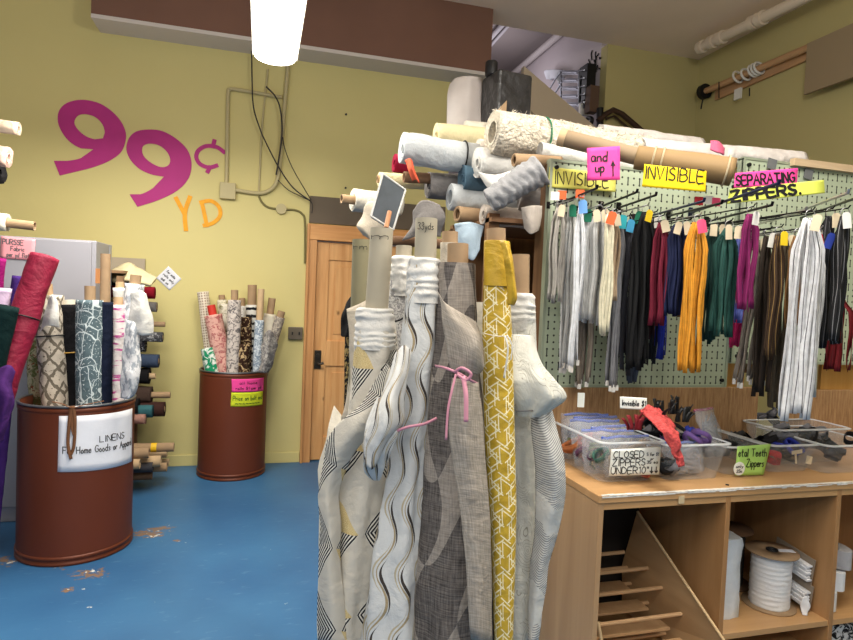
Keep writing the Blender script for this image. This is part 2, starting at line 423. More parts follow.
for nn, hh, lb in ((n1, h1, 'upper left magenta numeral nine on the olive wall'), (n2, h2, 'lower right magenta numeral nine on the olive wall beside the cent sign')):
    b = MB(); b.poly([smooth_loop(wpts(nn, sc=3.2)), smooth_loop(wpts(hh, sc=3.2))], Vector((0, YW-.001, 0)), AX, AZ, .006); b.build('price_numeral', MAG, label=lb, cat='sign')
def wall_stroke(name, lines, wid, m, label, cat, sc=1, ox=0, oy=0):
    b = MB()
    for l in lines:
        q = cr([Vector((a[0], a[1], 0)) for a in wpts(l, sc=sc, ox=ox, oy=oy)], 5); b.stroke([(v.x, v.y) for v in q], wid, Vector((0, YW-.001, 0)), AX, AZ, .005)
    return b.build(name, m, label=label, cat=cat)
wall_stroke('cent_sign', [[(135, 312), (112, 296), (80, 293), (56, 307), (50, 328), (62, 348), (88, 358), (113, 352)], [(105, 276), (100, 296)], [(92, 356), (84, 372)]], .033, MAG, 'small magenta cent sign on the wall right of the nines', 'sign', 3.046, 180, 50)
wall_stroke('letter_y', [[(176, 198), (184.5, 214)], [(190, 197), (185, 213), (186, 230)]], .034, ORG, 'orange letter Y under the magenta price', 'sign')
wall_stroke('letter_d', [[(202, 203), (207, 226)], [(200.5, 202.5), (211, 201), (219, 207), (220, 216), (213, 223), (204, 225.5)]], .032, ORG, 'orange letter D under the magenta price', 'sign')
CONDM = mat('conduit_paint', (184, 172, 130), .55)
def wtube(name, L, r, m, label, cat, off=.02, parent=None, sc=3.046, ox=180, oy=50, n=6):
    b = MB(); q = [Vector((x, YW-off, z)) for x, z in wpts(L, sc=sc, ox=ox, oy=oy)]; b.tube(cr(q, n), r, 8); return b.build(name, m, parent, label=label, cat=cat)
t = thing('electrical_conduit', 'painted metal conduit loop with square junction box on the wall under the lamp', 'conduit', atY(227, 190, YW))
wtube('pipe', [(142, 410), (144, 300), (147, 140), (152, 124), (170, 122), (310, 146)], .016, CONDM, None, None, .018, t)
wtube('pipe', [(168, 428), (230, 437), (262, 434), (288, 415), (300, 380), (306, 330), (316, 200), (328, 60), (332, 10)], .017, CONDM, None, None, .03, t)
wtube('pipe', [(268, 60), (250, 240), (240, 440)], .008, CONDM, None, None, .012, t)
b = MB(); p = atY(228, 191.5, YW); b.bb(p.x-.065, p.x+.065, YW-.05, YW, p.z-.07, p.z+.07); b.build('junction_box', CONDM, t, bevel=.006)
CAB = mat('cable_dark', (52, 48, 44), .6); CABO = mat('cable_olive', (120, 112, 70), .6)
wtube('cable', [(218, -20), (220, 100), (224, 180), (245, 250), (270, 305), (305, 370), (345, 425), (398, 465)], .006, CAB, 'dark cable hanging from the lamp and running down right', 'cable', .07)
wtube('cable', [(262, 120), (290, 150), (305, 190), (310, 260), (300, 340), (292, 385)], .007, CAB, 'short thick dark cable looping beside the conduit bend', 'cable', .075)
wtube('cable', [(312, 270), (320, 310), (345, 370), (398, 460)], .004, CAB, 'thin dark cable fanning out above the doorway corner', 'cable', .06)
wtube('cable', [(298, 400), (330, 430), (370, 450), (400, 468), (400, 500)], .004, CAB, 'lowest thin cable running right to the door transom', 'cable', .055)
wtube('cable', [(240, 445), (250, 465), (270, 480), (310, 486), (350, 488), (372, 500), (380, 525), (380, 650)], .009, CABO, 'olive painted cable with round box curving down to the door frame', 'cable', .012)
b = MB(); p = atY(180+308/3.046, 50+485/3.046, YW); b.tube([(p.x, YW-.001, p.z), (p.x, YW-.035, p.z)], .045, 20); b.build('round_junction_box', CONDM, label='round painted junction cover halfway along the olive cable', cat='junction box')
b = MB(); p = atY(295.5, 333, YW); b.bb(p.x-.065, p.x+.06, YW-.04, YW, p.z-.055, p.z+.055); t = b.build('switch_box', mat('switch_grey', (116, 106, 92), .4, .5), label='grey metal double switch box on the wall left of the pine door', cat='switch', bevel=.004)
for dx in (-.03, .03):
    b = MB(); b.bb(p.x+dx-.006, p.x+dx+.006, YW-.052, YW-.04, p.z-.013, p.z+.013); b.build('toggle', BLACK, t)
for px, py in ((346, 114.5), (345.5, 188)):
    b = MB(); p = atY(px, py, YW); b.tube([(p.x, YW-.0, p.z), (p.x, YW-.012, p.z)], .009, 10); b.build('wall_anchor', CAB, label='dark round anchor '+('high on the bare wall' if py < 150 else 'low on the bare wall above the transom'), cat='anchor')

# ------------------------------------------------------------------ handwriting
GL = {
 'A': [[(0, 0), (.4, 1), (.8, 0)], [(.15, .4), (.65, .4)]], 'B': [[(0, 0), (0, 1), (.5, .95), (.6, .75), (.5, .55), (0, .52)], [(.5, .55), (.7, .3), (.5, .03), (0, 0)]],
 'C': [[(.65, .85), (.35, 1), (.05, .7), (.03, .3), (.3, 0), (.65, .15)]], 'D': [[(0, 0), (0, 1), (.45, .9), (.65, .5), (.45, .1), (0, 0)]],
 'E': [[(.6, 1), (0, 1), (0, 0), (.6, 0)], [(0, .5), (.5, .5)]], 'F': [[(.6, 1), (0, 1), (0, 0)], [(0, .52), (.5, .52)]],
 'G': [[(.65, .85), (.35, 1), (.05, .7), (.05, .3), (.35, 0), (.65, .2), (.65, .45), (.4, .45)]], 'H': [[(0, 0), (0, 1)], [(.6, 0), (.6, 1)], [(0, .5), (.6, .5)]],
 'I': [[(.1, 0), (.1, 1)]], 'L': [[(0, 1), (0, 0), (.55, 0)]], 'M': [[(0, 0), (.05, 1), (.35, .4), (.65, 1), (.7, 0)]], 'N': [[(0, 0), (0, 1), (.6, 0), (.6, 1)]],
 'O': [[(.35, 1), (.05, .7), (.05, .3), (.35, 0), (.65, .3), (.65, .7), (.35, 1)]], 'P': [[(0, 0), (0, 1), (.5, .95), (.6, .72), (.5, .5), (0, .45)]],
 'R': [[(0, 0), (0, 1), (.5, .95), (.6, .75), (.5, .52), (0, .5)], [(.25, .5), (.62, 0)]], 'S': [[(.55, .88), (.3, 1), (.05, .8), (.15, .58), (.5, .4), (.55, .18), (.3, 0), (0, .12)]],
 'T': [[(0, 1), (.7, 1)], [(.35, 1), (.35, 0)]], 'U': [[(0, 1), (0, .25), (.3, 0), (.6, .25), (.6, 1)]], 'V': [[(0, 1), (.33, 0), (.66, 1)]], 'Z': [[(0, 1), (.6, 1), (0, 0), (.65, 0)]],
 'a': [[(.45, .5), (.2, .55), (.02, .3), (.15, 0), (.4, .1), (.47, .5), (.5, 0)]], 'd': [[(.45, .5), (.2, .52), (.02, .25), (.2, 0), (.42, .15)], [(.52, 1), (.45, 0)]],
 'e': [[(.03, .28), (.42, .33), (.3, .55), (.08, .4), (.05, .1), (.25, 0), (.45, .12)]], 'f': [[(.45, .9), (.3, 1), (.2, .8), (.2, 0)], [(.05, .5), (.4, .5)]],
 'h': [[(0, 0), (0, 1)], [(0, .35), (.25, .55), (.4, .4), (.42, 0)]], 'i': [[(.05, .5), (.05, 0)], [(.05, .72), (.06, .75)]], 'l': [[(.05, 1), (.05, 0)]],
 'm': [[(0, 0), (0, .5)], [(0, .35), (.18, .53), (.3, .4), (.3, 0)], [(.3, .35), (.48, .53), (.6, .4), (.6, 0)]], 'n': [[(0, 0), (0, .5)], [(0, .35), (.22, .53), (.4, .4), (.42, 0)]],
 'o': [[(.22, .5), (.03, .3), (.1, .03), (.32, 0), (.42, .25), (.22, .5)]], 'p': [[(0, .5), (0, -.4)], [(0, .45), (.3, .52), (.42, .25), (.25, 0), (0, .08)]],
 'r': [[(0, 0), (0, .5)], [(0, .3), (.2, .5), (.33, .45)]], 's': [[(.35, .45), (.15, .52), (.05, .38), (.3, .2), (.25, .02), (0, .05)]], 't': [[(.2, .9), (.18, .1), (.35, 0)], [(0, .55), (.42, .58)]],
 'u': [[(0, .5), (.02, .12), (.2, 0), (.4, .15), (.42, .5), (.44, 0)]], 'y': [[(0, .5), (.2, .05)], [(.42, .5), (.15, -.3), (.02, -.4)]], 'c': [[(.38, .45), (.2, .52), (.03, .28), (.15, .02), (.4, .08)]],
 'v': [[(0, .5), (.2, 0), (.4, .5)]], 'b': [[(0, 1), (0, 0), (.3, 0), (.42, .25), (.25, .5), (0, .4)]], 'g': [[(.4, .45), (.15, .52), (.03, .25), (.2, .02), (.4, .2)], [(.42, .5), (.4, -.3), (.1, -.4)]], '1': [[(.05, .8), (.25, 1), (.25, 0)]], '0': [[(.3, 1), (.05, .6), (.1, .1), (.35, 0), (.58, .4), (.5, .85), (.3, 1)]],
 '3': [[(.05, .9), (.35, 1), (.5, .8), (.25, .55), (.5, .3), (.35, 0), (0, .1)]], '5': [[(.5, 1), (.1, 1), (.05, .55), (.4, .55), (.5, .25), (.3, 0), (0, .08)]], '4': [[(.4, 0), (.4, 1), (0, .3), (.55, .3)]], '2': [[(.05, .8), (.3, 1), (.5, .75), (0, 0), (.55, 0)]],
 '.': [[(.1, 0), (.14, .04)]], '"': [[(.05, 1), (.05, .75)], [(.22, 1), (.22, .75)]], '^': [[(.25, 0), (.25, 1)], [(.05, .7), (.25, 1), (.45, .7)]], '|': [[(.25, 1), (.25, 0)], [(.05, .3), (.25, 0), (.45, .3)]], '/': [[(0, 0), (.4, 1)]], '-': [[(0, .4), (.4, .4)]], '~': [[(0, .2), (.2, .4), (.4, .15), (.6, .35)]], '$': [[(.5, .85), (.25, .95), (.05, .75), (.45, .3), (.25, .05), (0, .15)], [(.26, 1.1), (.24, -.1)]], 'w': [[(0, .5), (.12, 0), (.28, .4), (.42, 0), (.58, .5)]], 'k': [[(0, 1), (0, 0)], [(.35, .5), (0, .2), (.38, 0)]], 'x': [[(0, .5), (.38, 0)], [(.38, .5), (0, 0)]]}
def text_strokes(b, txt, x, y, h, w, o, ax, ay, sp=.2, tilt=0, wx=1.0, width=None, jit=.03, seed=1, off=.0007):
    rnd = random.Random(seed); adv = lambda c: (.35 if c == ' ' else max(max(p[0] for l in GL[c] for p in l), .12))+sp
    tot = sum(adv(c) for c in txt)-sp
    if width: wx = width/(tot*h)
    cx = 0
    for c in txt:
        if c != ' ':
            for l in GL[c]:
                pts = []
                q = cr([Vector((p[0], p[1], 0)) for p in l], 3) if len(l) > 3 else [Vector((p[0], p[1], 0)) for p in l]
                for p in q: pts.append((x+(cx+p.x)*h*wx, y+(p.y+rnd.uniform(-jit, jit))*h+(cx+p.x)*h*wx*tilt))
                b.stroke(pts, w, o+ax.cross(ay).normalized()*off, ax, ay, .0006)
        cx += adv(c)
def sign(name, P4, m, label, lines, ink=INK, cat='sign', thick=.001, parent=None, curl=0, pname='lettering'):
    """P4: world corners top-left, top-right, bottom-right, bottom-left. lines: (text, x, y, height, width, pen) in fractions of the sheet"""
    TL, TR, BR, BL = P4; ax = (BR-BL).normalized(); W = (BR-BL).length; nrm = ax.cross((TL-BL)).normalized(); ay = nrm.cross(ax); H = (TL-BL).dot(ay)
    b = MB(); n = 8
    P = [[lerp(lerp(TL, TR, j/n), lerp(BL, BR, j/n), i/n)+nrm*(curl*(abs(j/n-.5)*2)**2*.6) for j in range(n+1)] for i in range(n+1)]
    P = [list(r_) for r_ in P]
    b.grid(P, thick); s_ = b.build(name, m, parent, label=label, cat=cat)
    if lines:
        b = MB()
        for k, L in enumerate(lines):
            txt, x, y, h, wd, pen = L[:6]; tl = L[6] if len(L) > 6 else 0
            text_strokes(b, txt, x*W, y*H, h*H, pen, BL, ax, ay, width=wd*W, tilt=tl, seed=k+3, off=.0012+curl*.5)
        b.build(pname, ink, s_)
    return s_
def quad(L, Y): return [atY(x, y, Y) for x, y in L]
sign('paper_note', quad([(168.5, 266), (181.5, 279), (169.5, 290.5), (156, 278)], YW-.004), PAPER, 'small white handwritten note stuck diagonally on the olive wall', [('for sale', .12, .68, .14, .6, .004), ('rolls only', .12, .42, .14, .75, .004), ('ask us', .2, .16, .14, .5, .004)])

# ------------------------------------------------------------------ cloth rolls
def frame_of(ax, hint=Vector((0, 0, 1))):
    a = hint-ax*hint.dot(ax)
    if a.length < .05: a = Vector((0, 1, 0))-ax*ax.y
    a.normalize(); return a, ax.cross(a)
def roll(name, label, p0, p1, r, m, core=None, core_m=None, group=None, cat='fabric roll', wob=.05, sag=0, n=26, seed=0, ridge=0, ex0=0, ex1=0, flat=1, r1=None, tie=None, tie_m=None, hole=0):
    """cloth wound on a core from p0 to p1; core sticks out ex0 beyond p0 and ex1 beyond p1"""
    p0, p1 = Vector(p0), Vector(p1); ax = (p1-p0).normalized(); L = (p1-p0).length; a, bv = frame_of(ax)
    low = p0 if p0.z < p1.z else p1
    t = thing(name, label, cat, (low.x, low.y, low.z-(r*.0)), group)
    k = max(4, int(L/(.009 if ridge else .02))); rings = []; r1 = r1 or r; rc = core or max(hole, r*.25)
    def ring(s, rr, jit=1):
        out = []
        for q in range(n):
            th = 2*PI*q/n; c = p0+ax*s
            rad = rr*(1+jit*wob*(nz(math.cos(th)*1.6+seed*3.1, math.sin(th)*1.6, s*7+seed)*1.8+.7*nz(math.cos(th)*3, math.sin(th)*3+seed, s*22)+1.3*(.3-abs(nz(math.cos(th)*1.8+seed, math.sin(th)*1.8+s*4, s*9+th*.0)))))
            if ridge: rad += jit*ridge*abs(math.sin(s*95+2.5*nz(math.cos(th)*1.2, math.sin(th)*1.2, s*12+seed)))
            out.append(c+a*rad*math.cos(th)*flat+bv*rad*math.sin(th))
        return out
    # wound end: three nested turns stepping in and out, then the side, then the other end
    for f_, d_ in ((rc/r if r > rc else .3, .012), (.62, .002), (.64, .010), (.82, .0), (.84, .008), (.97, -.002)):
        rings.append(ring(d_, r*f_, .3))
    for i in range(k+1): s_ = L*i/k; rings.append(ring(s_, lerp(r, r1, i/k)))
    for f_, d_ in ((.84, -.008), (.82, .0), (.64, -.01), (.62, -.002), (rc/r1, -.012)): rings.append(ring(L-d_*-1, r1*f_, .3))
    b = MB(); b.rings(rings, r, False); b.build('cloth', m, t)
    if core or hole:
        b = MB(); b.hollow(p0-ax*ex0, p1+ax*ex1, rc*1.0, rc*.82, 22); b.build('core_tube' if core else 'inner_turn', core_m or (CARD if core else m), t)
    if tie is not None:
        for s_ in (tie if isinstance(tie, (list, tuple)) else [tie]):
            b = MB(); c = p0+ax*L*s_; rr = lerp(r, r1, s_)*1.07
            b.tube([c+(a*math.cos(2*PI*q/24)*flat+bv*math.sin(2*PI*q/24))*rr for q in range(25)], .004, 6, False); b.build('tie', tie_m or STRING, t)
    return t
def hroll(name, label, e0, e1, rpx, d0, m, dy=0, **kw):
    """horizontal roll from its near left end (pixel) to its right end, running along X"""
    p0 = D(e0[0], e0[1], d0); p1 = atY(e1[0], e1[1], p0.y+dy); s = d0/F
    for k in ('core', 'hole', 'ex0', 'ex1'):
        if k in kw and kw[k]: kw[k] = kw[k]*s
    return roll(name, label, p0, p1, rpx*s, m, **kw)
def vroll(name, label, top, bot, rpx, d, m, zb=None, **kw):
    """upright roll: top of the cloth and its lower end given at depth d; runs straight on down to height zb"""
    s = d/F; p1 = D(top[0], top[1], d); p0 = D(bot[0], bot[1], kw.pop('d0', d))
    if zb is not None: t = (p1.z-zb)/(p1.z-p0.z); p0 = p1+(p0-p1)*t
    for k in ('core', 'hole', 'ex0', 'ex1'):
        if k in kw and kw[k]: kw[k] = kw[k]*s
    return roll(name, label, p0, p1, rpx*s, m, **kw)

# --- fabric patterns
def vine(bg, fg, sc=26, thr=.05, sc2=9):
    def f(N):
        u, v = N.uv(); e = N.vor(sc2, N.vec(u, v*.7+N.noise(6, 2, 'UV')*.25), 'DISTANCE_TO_EDGE'); k = N.vor(sc*2.2, 'UV')
        s1 = e.lt(thr); ring_ = ((N.vor(sc2, N.vec(u, v*.7))*14).sin().ab()).lt(.22)
        return N.mix(s1.mx(ring_*k.lt(.45)), S(*bg), S(*fg))
    return f
def trellis(bg, fg, w=.07):
    def f(N):
        u, v = N.uv(); u = u+N.noise(14, 3, 'UV')*.05; v = v+N.noise(18, 2, 'UV')*.04; a = ((u/w+v/w*.7).fr()-.5).ab().lt(.11+0); c = ((u/w-v/w*.7).fr()-.5).ab().lt(.11)
        return N.mix(a.mx(c).mx(N.noise(60, 2, 'UV').gt(.66)), S(*bg), S(*fg))
    return f
def ikat(bg, fg, bands=.16):
    def f(N):
        u, v = N.uv(); n_ = N.noise(1, 3, N.vec(u*30, v*140)); b_ = ((v/bands).sin()*.5+.5)
        return N.mix(((b_*.8+n_-1.0)*9).cl(), S(*bg), S(*fg))
    return f
def blotch(c1, c2, sc=28, thr=.5, soft=8, c3=None):
    def f(N):
        c = N.mix(((N.noise(sc, 3, 'UV', .6, 1.2)-thr)*soft+.5).cl(), S(*c1), S(*c2))
        if c3: c = N.mix(N.noise(sc*1.7, 2, 'UV', .5, 2).gt(.62), c, S(*c3))
        return c
    return f
def streak(bg, fg, thr=.56, ku=10, kv=70):
    def f(N):
        u, v = N.uv(); return N.mix(((N.noise(1, 4, N.vec(u*ku, v*kv), .6)-thr)*14+.5).cl(), S(*bg), S(*fg))
    return f
def dots(bg, fg, w=.02):
    def f(N):
        u, v = N.uv(); a = (u/w).fr()-.5; c = (v/w).fr()-.5; return N.mix((a*a+c*c).lt(.07), S(*bg), S(*fg))
    return f
def pm(name, fn, rough=.9): return mat('cloth_'+name, rough=rough, fn=fn, bump=.45, bs=CREASE, bd=.03, spec=.12)
M_diamond = pm('diamond', lambda N: (lambda u, v: (lambda s: (lambda ln, gold, out: N.mix(out, S(196, 190, 178), N.mix(gold, N.mix(ln, S(214, 210, 200), S(40, 40, 44)), N.mix(((u*420+v*420).fr().gt(.5)).mx((u*420-v*420).fr().gt(.6)), S(168, 132, 66), S(212, 196, 150)))))(
    ((s*-1+2)*8).fr().gt(.45), ((u/.15+.5).fl()*.5).fr().gt(.2)*(v/.25+.3).fr().gt(.5), s.gt(1.1)))(((u/.15).fr()-.5).ab()*2+((v/.25+.3).fr()-.5).ab()*2))(*N.uv()))
def swirl(N):
    u, v = N.uv(); P = .052; c = S(200, 201, 200)
    ph = v*(2*PI/.19)
    def line(off, wmin, wmax, pho, wid):
        x = (u/P+ph.sin()*.30+off).fr()-.5; mod = ((ph+pho).sin()*.5+.5)*wmax+wmin; return x.ab().lt(mod)
    b1 = line(0, .02, .045, 0, 0); b2 = line(.14, 0, .075, 1.6, 0); b3 = line(-.15, .0, .045, 3.5, 0)
    c = N.mix(b1, c, S(158, 142, 112)); c = N.mix(b2, c, S(64, 58, 54)); return N.mix(b3, c, S(178, 166, 140))
M_swirl = pm('swirl', swirl, .6)
def linen(N):
    u, v = N.uv(); w1 = N.noise(1, 3, N.vec(u*260, v*16)); w2 = N.noise(1, 3, N.vec(u*14, v*260)); g = ((w1+w2-.75)*1.7).cl()
    m_ = ((u/.24+((v*11).sin()*.16)+.12).fr().lt(.5)); q = ((v/.52+(u*22).sin()*.22).fr().gt(.45))
    t = (m_-q).ab()
    return N.mix(t, N.mix(g, S(124, 116, 108), S(164, 155, 146)), N.mix(g, S(62, 58, 57), S(124, 117, 112)))
M_linen = pm('linen_two_tone', linen)
def linenp(c1, c2):
    def f(N):
        u, v = N.uv(); w1 = N.noise(1, 3, N.vec(u*260, v*16)); w2 = N.noise(1, 3, N.vec(u*14, v*260)); return N.mix(((w1+w2-.75)*1.7).cl(), S(*c1), S(*c2))
    return f
M_linenp = pm('linen_grey', linenp((132, 124, 114), (176, 167, 156)))
def lattice(N):
    u, v = N.uv(); s = .058; k = None; g = N.mix(((N.noise(30, 3)-.3)*2).cl(), S(172, 140, 34), S(206, 172, 56))
    dirs = [(1, 0), (.5, .866), (-.5, .866)]
    pr = [(u*a+v*c)/s for a, c in dirs]
    for i in range(3):
        for o_ in (0, .28):
            l = ((pr[i]*1.5+o_).fr()-.5).ab().lt(.05)*((pr[(i+1) % 3]*.75+o_+i*.33).fr()).lt(.55); k = l if k is None else k.mx(l)
    return N.mix(k, g, S(232, 222, 184))
M_gold = mat('cloth_gold_lattice', rough=.5, fn=lattice, bump=.4, bs=CREASE, bd=.03, spec=.4)
M_goldp = mat('cloth_gold_plain', (190, 154, 42), .5, var=.12, vs=20, spec=.4, bump=.5, bs=CREASE, bd=.03)
def embro(N):
    u, v = N.uv(); e = N.vor(13, N.vec(u, v+N.noise(8, 2, 'UV')*.1)); l = ((e*9).fr()-.5).ab().lt(.07); return N.mix(l*N.noise(7, 2, 'UV').gt(.5), S(204, 203, 194), S(160, 156, 144))
M_cream = pm('cream_embroidered', embro, .7)
def hatch(N):
    u, v = N.uv(); e = ((v*130+(u*26).sin()*1.2).fr().lt(.4)); return N.mix(e*N.noise(4, 2, 'UV').gt(.46), S(206, 205, 200), S(134, 134, 136))
M_hatch = pm('white_hatched', hatch)
M_white = cloth('white', (208, 206, 201)); M_offw = cloth('offwhite', (206, 200, 186)); M_beige = cloth('beige', (184, 174, 158))
M_pblue = cloth('pale_blue', (182, 186, 188)); M_denim = cloth('denim', (86, 112, 130)); M_grey = cloth('grey', (146, 146, 148)); M_dgrey = cloth('dark_grey', (118, 114, 112))
M_creamy = cloth('cream_yellow', (206, 194, 156)); M_black = cloth('black', (24, 23, 25), .1); M_navy = cloth('navy', (20, 26, 44), .1)
RIB = mat('pink_ribbon', (206, 142, 160), .5)

# ------------------------------------------------------------------ front upright rolls
RH = Vector((math.cos(YAW), -math.sin(YAW), 0)); FH = Vector((math.sin(YAW), math.cos(YAW), 0))
def pxloft(parent, name, m, secs, d, depth=1.0, fold=0, nf=5, wob=.05, seed=0, n=40, to_floor=True, ridge=None, ur=None, open_top=None, fs=1.0, zfloor=.01):
    """draped column of cloth: secs = (pixel y, left x, right x[, depth])"""
    pts = cr([Vector((s_[0], s_[1], s_[2])) for s_ in secs], 8); ds = [s_[3] if len(s_) > 3 else d for s_ in secs]
    L = []
    for i, q in enumerate(pts):
        t = i/8; k = min(int(t), len(ds)-2); dd = lerp(ds[k], ds[k+1], min(1, t-k)); L.append((D((q.y+q.z)/2, q.x, dd), (q.z-q.y)/2*dd/F))
    if to_floor:
        (c1, w1), (c0, w0) = L[-1], L[-9]; sl = (c1-c0)/max(1e-6, (c0.z-c1.z)); sl.z = -1; z = c1.z; k = max(2, int((z-zfloor)/.05))
        for i in range(1, k+1): h = (z-zfloor)*i/k; L.append((c1+Vector((sl.x*h*.6, sl.y*h*.6, -h)), w1))
    # resample so the ridges and folds read
    res = []
    for i in range(len(L)-1):
        st = max(1, int((L[i+1][0]-L[i][0]).length/(.0035 if ridge else .012)))
        for k in range(st): res.append((lerp(L[i][0], L[i+1][0], k/st), lerp(L[i][1], L[i+1][1], k/st)))
    res.append(L[-1]); rings = []; s = 0; ur = ur or sum(q[1] for q in res)/len(res)
    for i, (c, w_) in enumerate(res):
        if i: s += (c-res[i-1][0]).length
        ring = []
        for k in range(n):
            th = 2*PI*k/n; q = 1+wob*(1.5*nz(math.cos(th)*1.5+seed, math.sin(th)*1.5, s*5*fs)+.7*nz(math.cos(th)*4, math.sin(th)*4+seed, s*11*fs))
            if fold: q += fold*math.sin(nf*th+1.7*math.sin(s*4*fs+seed)+seed)
            q += wob*1.6*(.25-abs(nz(math.cos(th)*2+seed, math.sin(th)*2+s*3, s*7)))
            if ridge and s < ridge[0]: q += 1.25*ridge[1]*(.75+1.2*nz(math.cos(th)*2, math.sin(th)*2+seed, s*30))*math.sin(s*ridge[2]*(.8+.1*math.sin(s*60+seed))+2.4*nz(math.cos(th)*1.3+seed, math.sin(th)*1.3, s*14))
            ring.append(c+RH*(w_*q*math.cos(th))+FH*(-w_*depth*q*math.sin(th)))
        rings.append(ring)
    b = MB(); b.rings(rings, ur, True); b.build(name, m, parent); return b
def px_core(parent, x0, y0, x1, y1, rpx, d, m=CARDG, txt=None):
    p0, p1 = D(x0, y0, d), D(x1, y1, d); r = rpx*d/F; b = MB(); b.hollow(p1, p0, r, r*.86, 28); c = b.build('core_tube', m, parent)
    if txt:
        b = MB(); ax = RH; ay = (p0-p1).normalized(); o = p0-FH*(r+.0015)-ay*.035-ax*r*.75; text_strokes(b, txt, 0, 0, .02, .0018, o, ax, ay, width=r*1.4); b.build('pencil_mark', INK, c)
def px_patch(parent, name, m, rows, d=None, **kw):
    b = MB(); patch(b, [[D(q[0], q[1], q[2] if len(q) > 2 else d) for q in r_] for r_ in rows], **kw); return b.build(name, m, parent)
def ribbon(parent, pts, d, w, m, name='ribbon'):
    q = cr([D(p[0], p[1], p[2] if len(p) > 2 else d) for p in pts], 6); b = MB()
    P = []
    for i, p in enumerate(q):
        t = (q[min(i+1, len(q)-1)]-q[max(i-1, 0)]).normalized(); s_ = t.cross(FH).normalized()*w/2; P.append([p-s_, p+s_])
    b.grid(P, .001); b.build(name, m, parent)
G = 'upright rolls of furnishing fabric in front of the zipper counter'
base = lambda px, d: Vector((D(px, 640, d).x, D(px, 640, d).y, 0))
# far left, behind
t = thing('fabric_roll', 'greyish green core tube with beige cloth, behind the black and cream diamond roll', 'fabric roll', base(352, 2.12), G)
px_core(t, 362, 240, 357, 420, 9.5, 2.1, mat('core_olive', (128, 122, 96), .8, var=.06), 'rm')
pxloft(t, 'cloth', M_beige, [(302, 351, 366), (330, 351, 368), (390, 348, 370), (440, 338, 370), (520, 332, 368), (640, 330, 366)], 2.12, .8, .05, 4, seed=3)
px_patch(t, 'cloth_flap', M_beige, [[(347, 309, 2.06), (357, 305, 2.05), (368, 299, 2.07)], [(349, 342, 2.04), (358, 342, 2.02), (367, 344, 2.05)], [(350, 385, 2.04), (356, 385, 2.02), (366, 385, 2.05)], [(341, 420, 2.05), (352, 420, 2.03), (362, 420, 2.06)]], seed=2)
# black-cream diamond roll
d = 1.86
t = thing('fabric_roll', 'cream roll with black line diamonds, leftmost of the front upright rolls', 'fabric roll', base(348, d), G)
px_core(t, 382, 229, 374, 350, 11.5, d, CARDG, 'm')
pxloft(t, 'cloth', M_diamond, [(311, 358, 392), (345, 355, 395), (372, 353, 391), (420, 347, 385), (470, 338, 384), (540, 334, 379), (640, 327, 370)], d, .8, .11, 5, .06, 1, ur=.058)
pxloft(t, 'cloth_top_turns', M_white, [(308, 358, 392), (314, 355, 394), (330, 355, 395), (349, 354, 395)], d-.004, .82, 0, 4, .03, 1, to_floor=False, ridge=(1, .045, 330))
px_patch(t, 'cloth_flap', M_diamond, [[(387, 362, 1.74), (392, 372, 1.74), (394, 378, 1.76)], [(362, 402, 1.73), (372, 408, 1.72), (384, 412, 1.75)], [(336, 428, 1.75), (350, 436, 1.73), (364, 440, 1.76)], [(322, 462, 1.78), (332, 470, 1.75), (344, 476, 1.78)], [(320, 540, 1.80), (330, 545, 1.76), (340, 548, 1.80)], [(318, 645, 1.82), (330, 648, 1.77), (346, 650, 1.80)]], amp=.012, fr=9, seed=5)
px_patch(t, 'cloth_edge', M_offw, [[(335, 405, 1.84), (341, 415, 1.83)], [(327, 435, 1.80), (337, 448, 1.78)], [(319, 470, 1.80), (328, 480, 1.79)], [(320, 560, 1.82), (325, 562, 1.80)], [(317, 645, 1.84), (322, 646, 1.82)]], amp=.01, seed=9)
# grey small-pattern roll behind
t = thing('fabric_roll', 'grey speckled roll with ruffled white top turns, between the diamond and the swirl roll', 'fabric roll', base(398, 2.14), G)
px_core(t, 404, 246, 402, 300, 8, 2.15, CARDG)
pxloft(t, 'cloth', pm('grey_speckle', blotch((150, 148, 148), (206, 204, 200), 60, .5, 10, (92, 90, 92))), [(268, 391, 418), (300, 388, 418), (360, 388, 416), (430, 385, 412), (640, 380, 410)], 2.15, .8, .03, 3, seed=6)
pxloft(t, 'cloth_top_turns', M_white, [(256, 394, 416), (262, 391, 418), (280, 390, 419), (296, 394, 415)], 2.13, .85, 0, 4, .07, 4, to_floor=False, ridge=(1, .09, 240))
ribbon(t, [(388, 322, 2.0), (400, 320, 1.98), (410, 312, 2.0)], 2, .006, INK, 'tie')
# white swirl roll
d = 1.78
t = thing('fabric_roll', 'white roll with brown and black swirling lines and a bunched fold', 'fabric roll', base(392, d), G)
px_core(t, 426.5, 219, 424, 300, 11, d, CARDG, '33yds')
pxloft(t, 'cloth', M_swirl, [(262, 410, 439), (300, 406, 440), (360, 400, 438), (430, 396, 432), (480, 388, 428), (560, 374, 425), (645, 362, 421)], d, .8, .13, 5, .07, 2, ur=.06)
pxloft(t, 'cloth_top_turns', M_white, [(258, 411, 438), (264, 409, 440), (285, 407, 441), (303, 406, 441)], d-.004, .82, 0, 4, .05, 8, to_floor=False, ridge=(1, .06, 280))
px_patch(t, 'cloth_flap', M_swirl, [[(396, 352, 1.70), (404, 345, 1.69), (412, 352, 1.71)], [(380, 395, 1.66), (392, 388, 1.63), (406, 392, 1.68)], [(366, 432, 1.65), (384, 430, 1.60), (404, 424, 1.67)], [(363, 464, 1.67), (374, 468, 1.64), (389, 440, 1.69)]], amp=.012, fr=10, seed=4)
pxloft(t, 'cloth_bunch', M_swirl, [(398, 378, 402, 1.70), (418, 370, 402, 1.68), (432, 366, 400, 1.67), (450, 364, 392, 1.67), (470, 364, 384, 1.69), (480, 372, 380, 1.71)], 1.68, .45, .09, 3, .1, 12, to_floor=False, ur=.05)
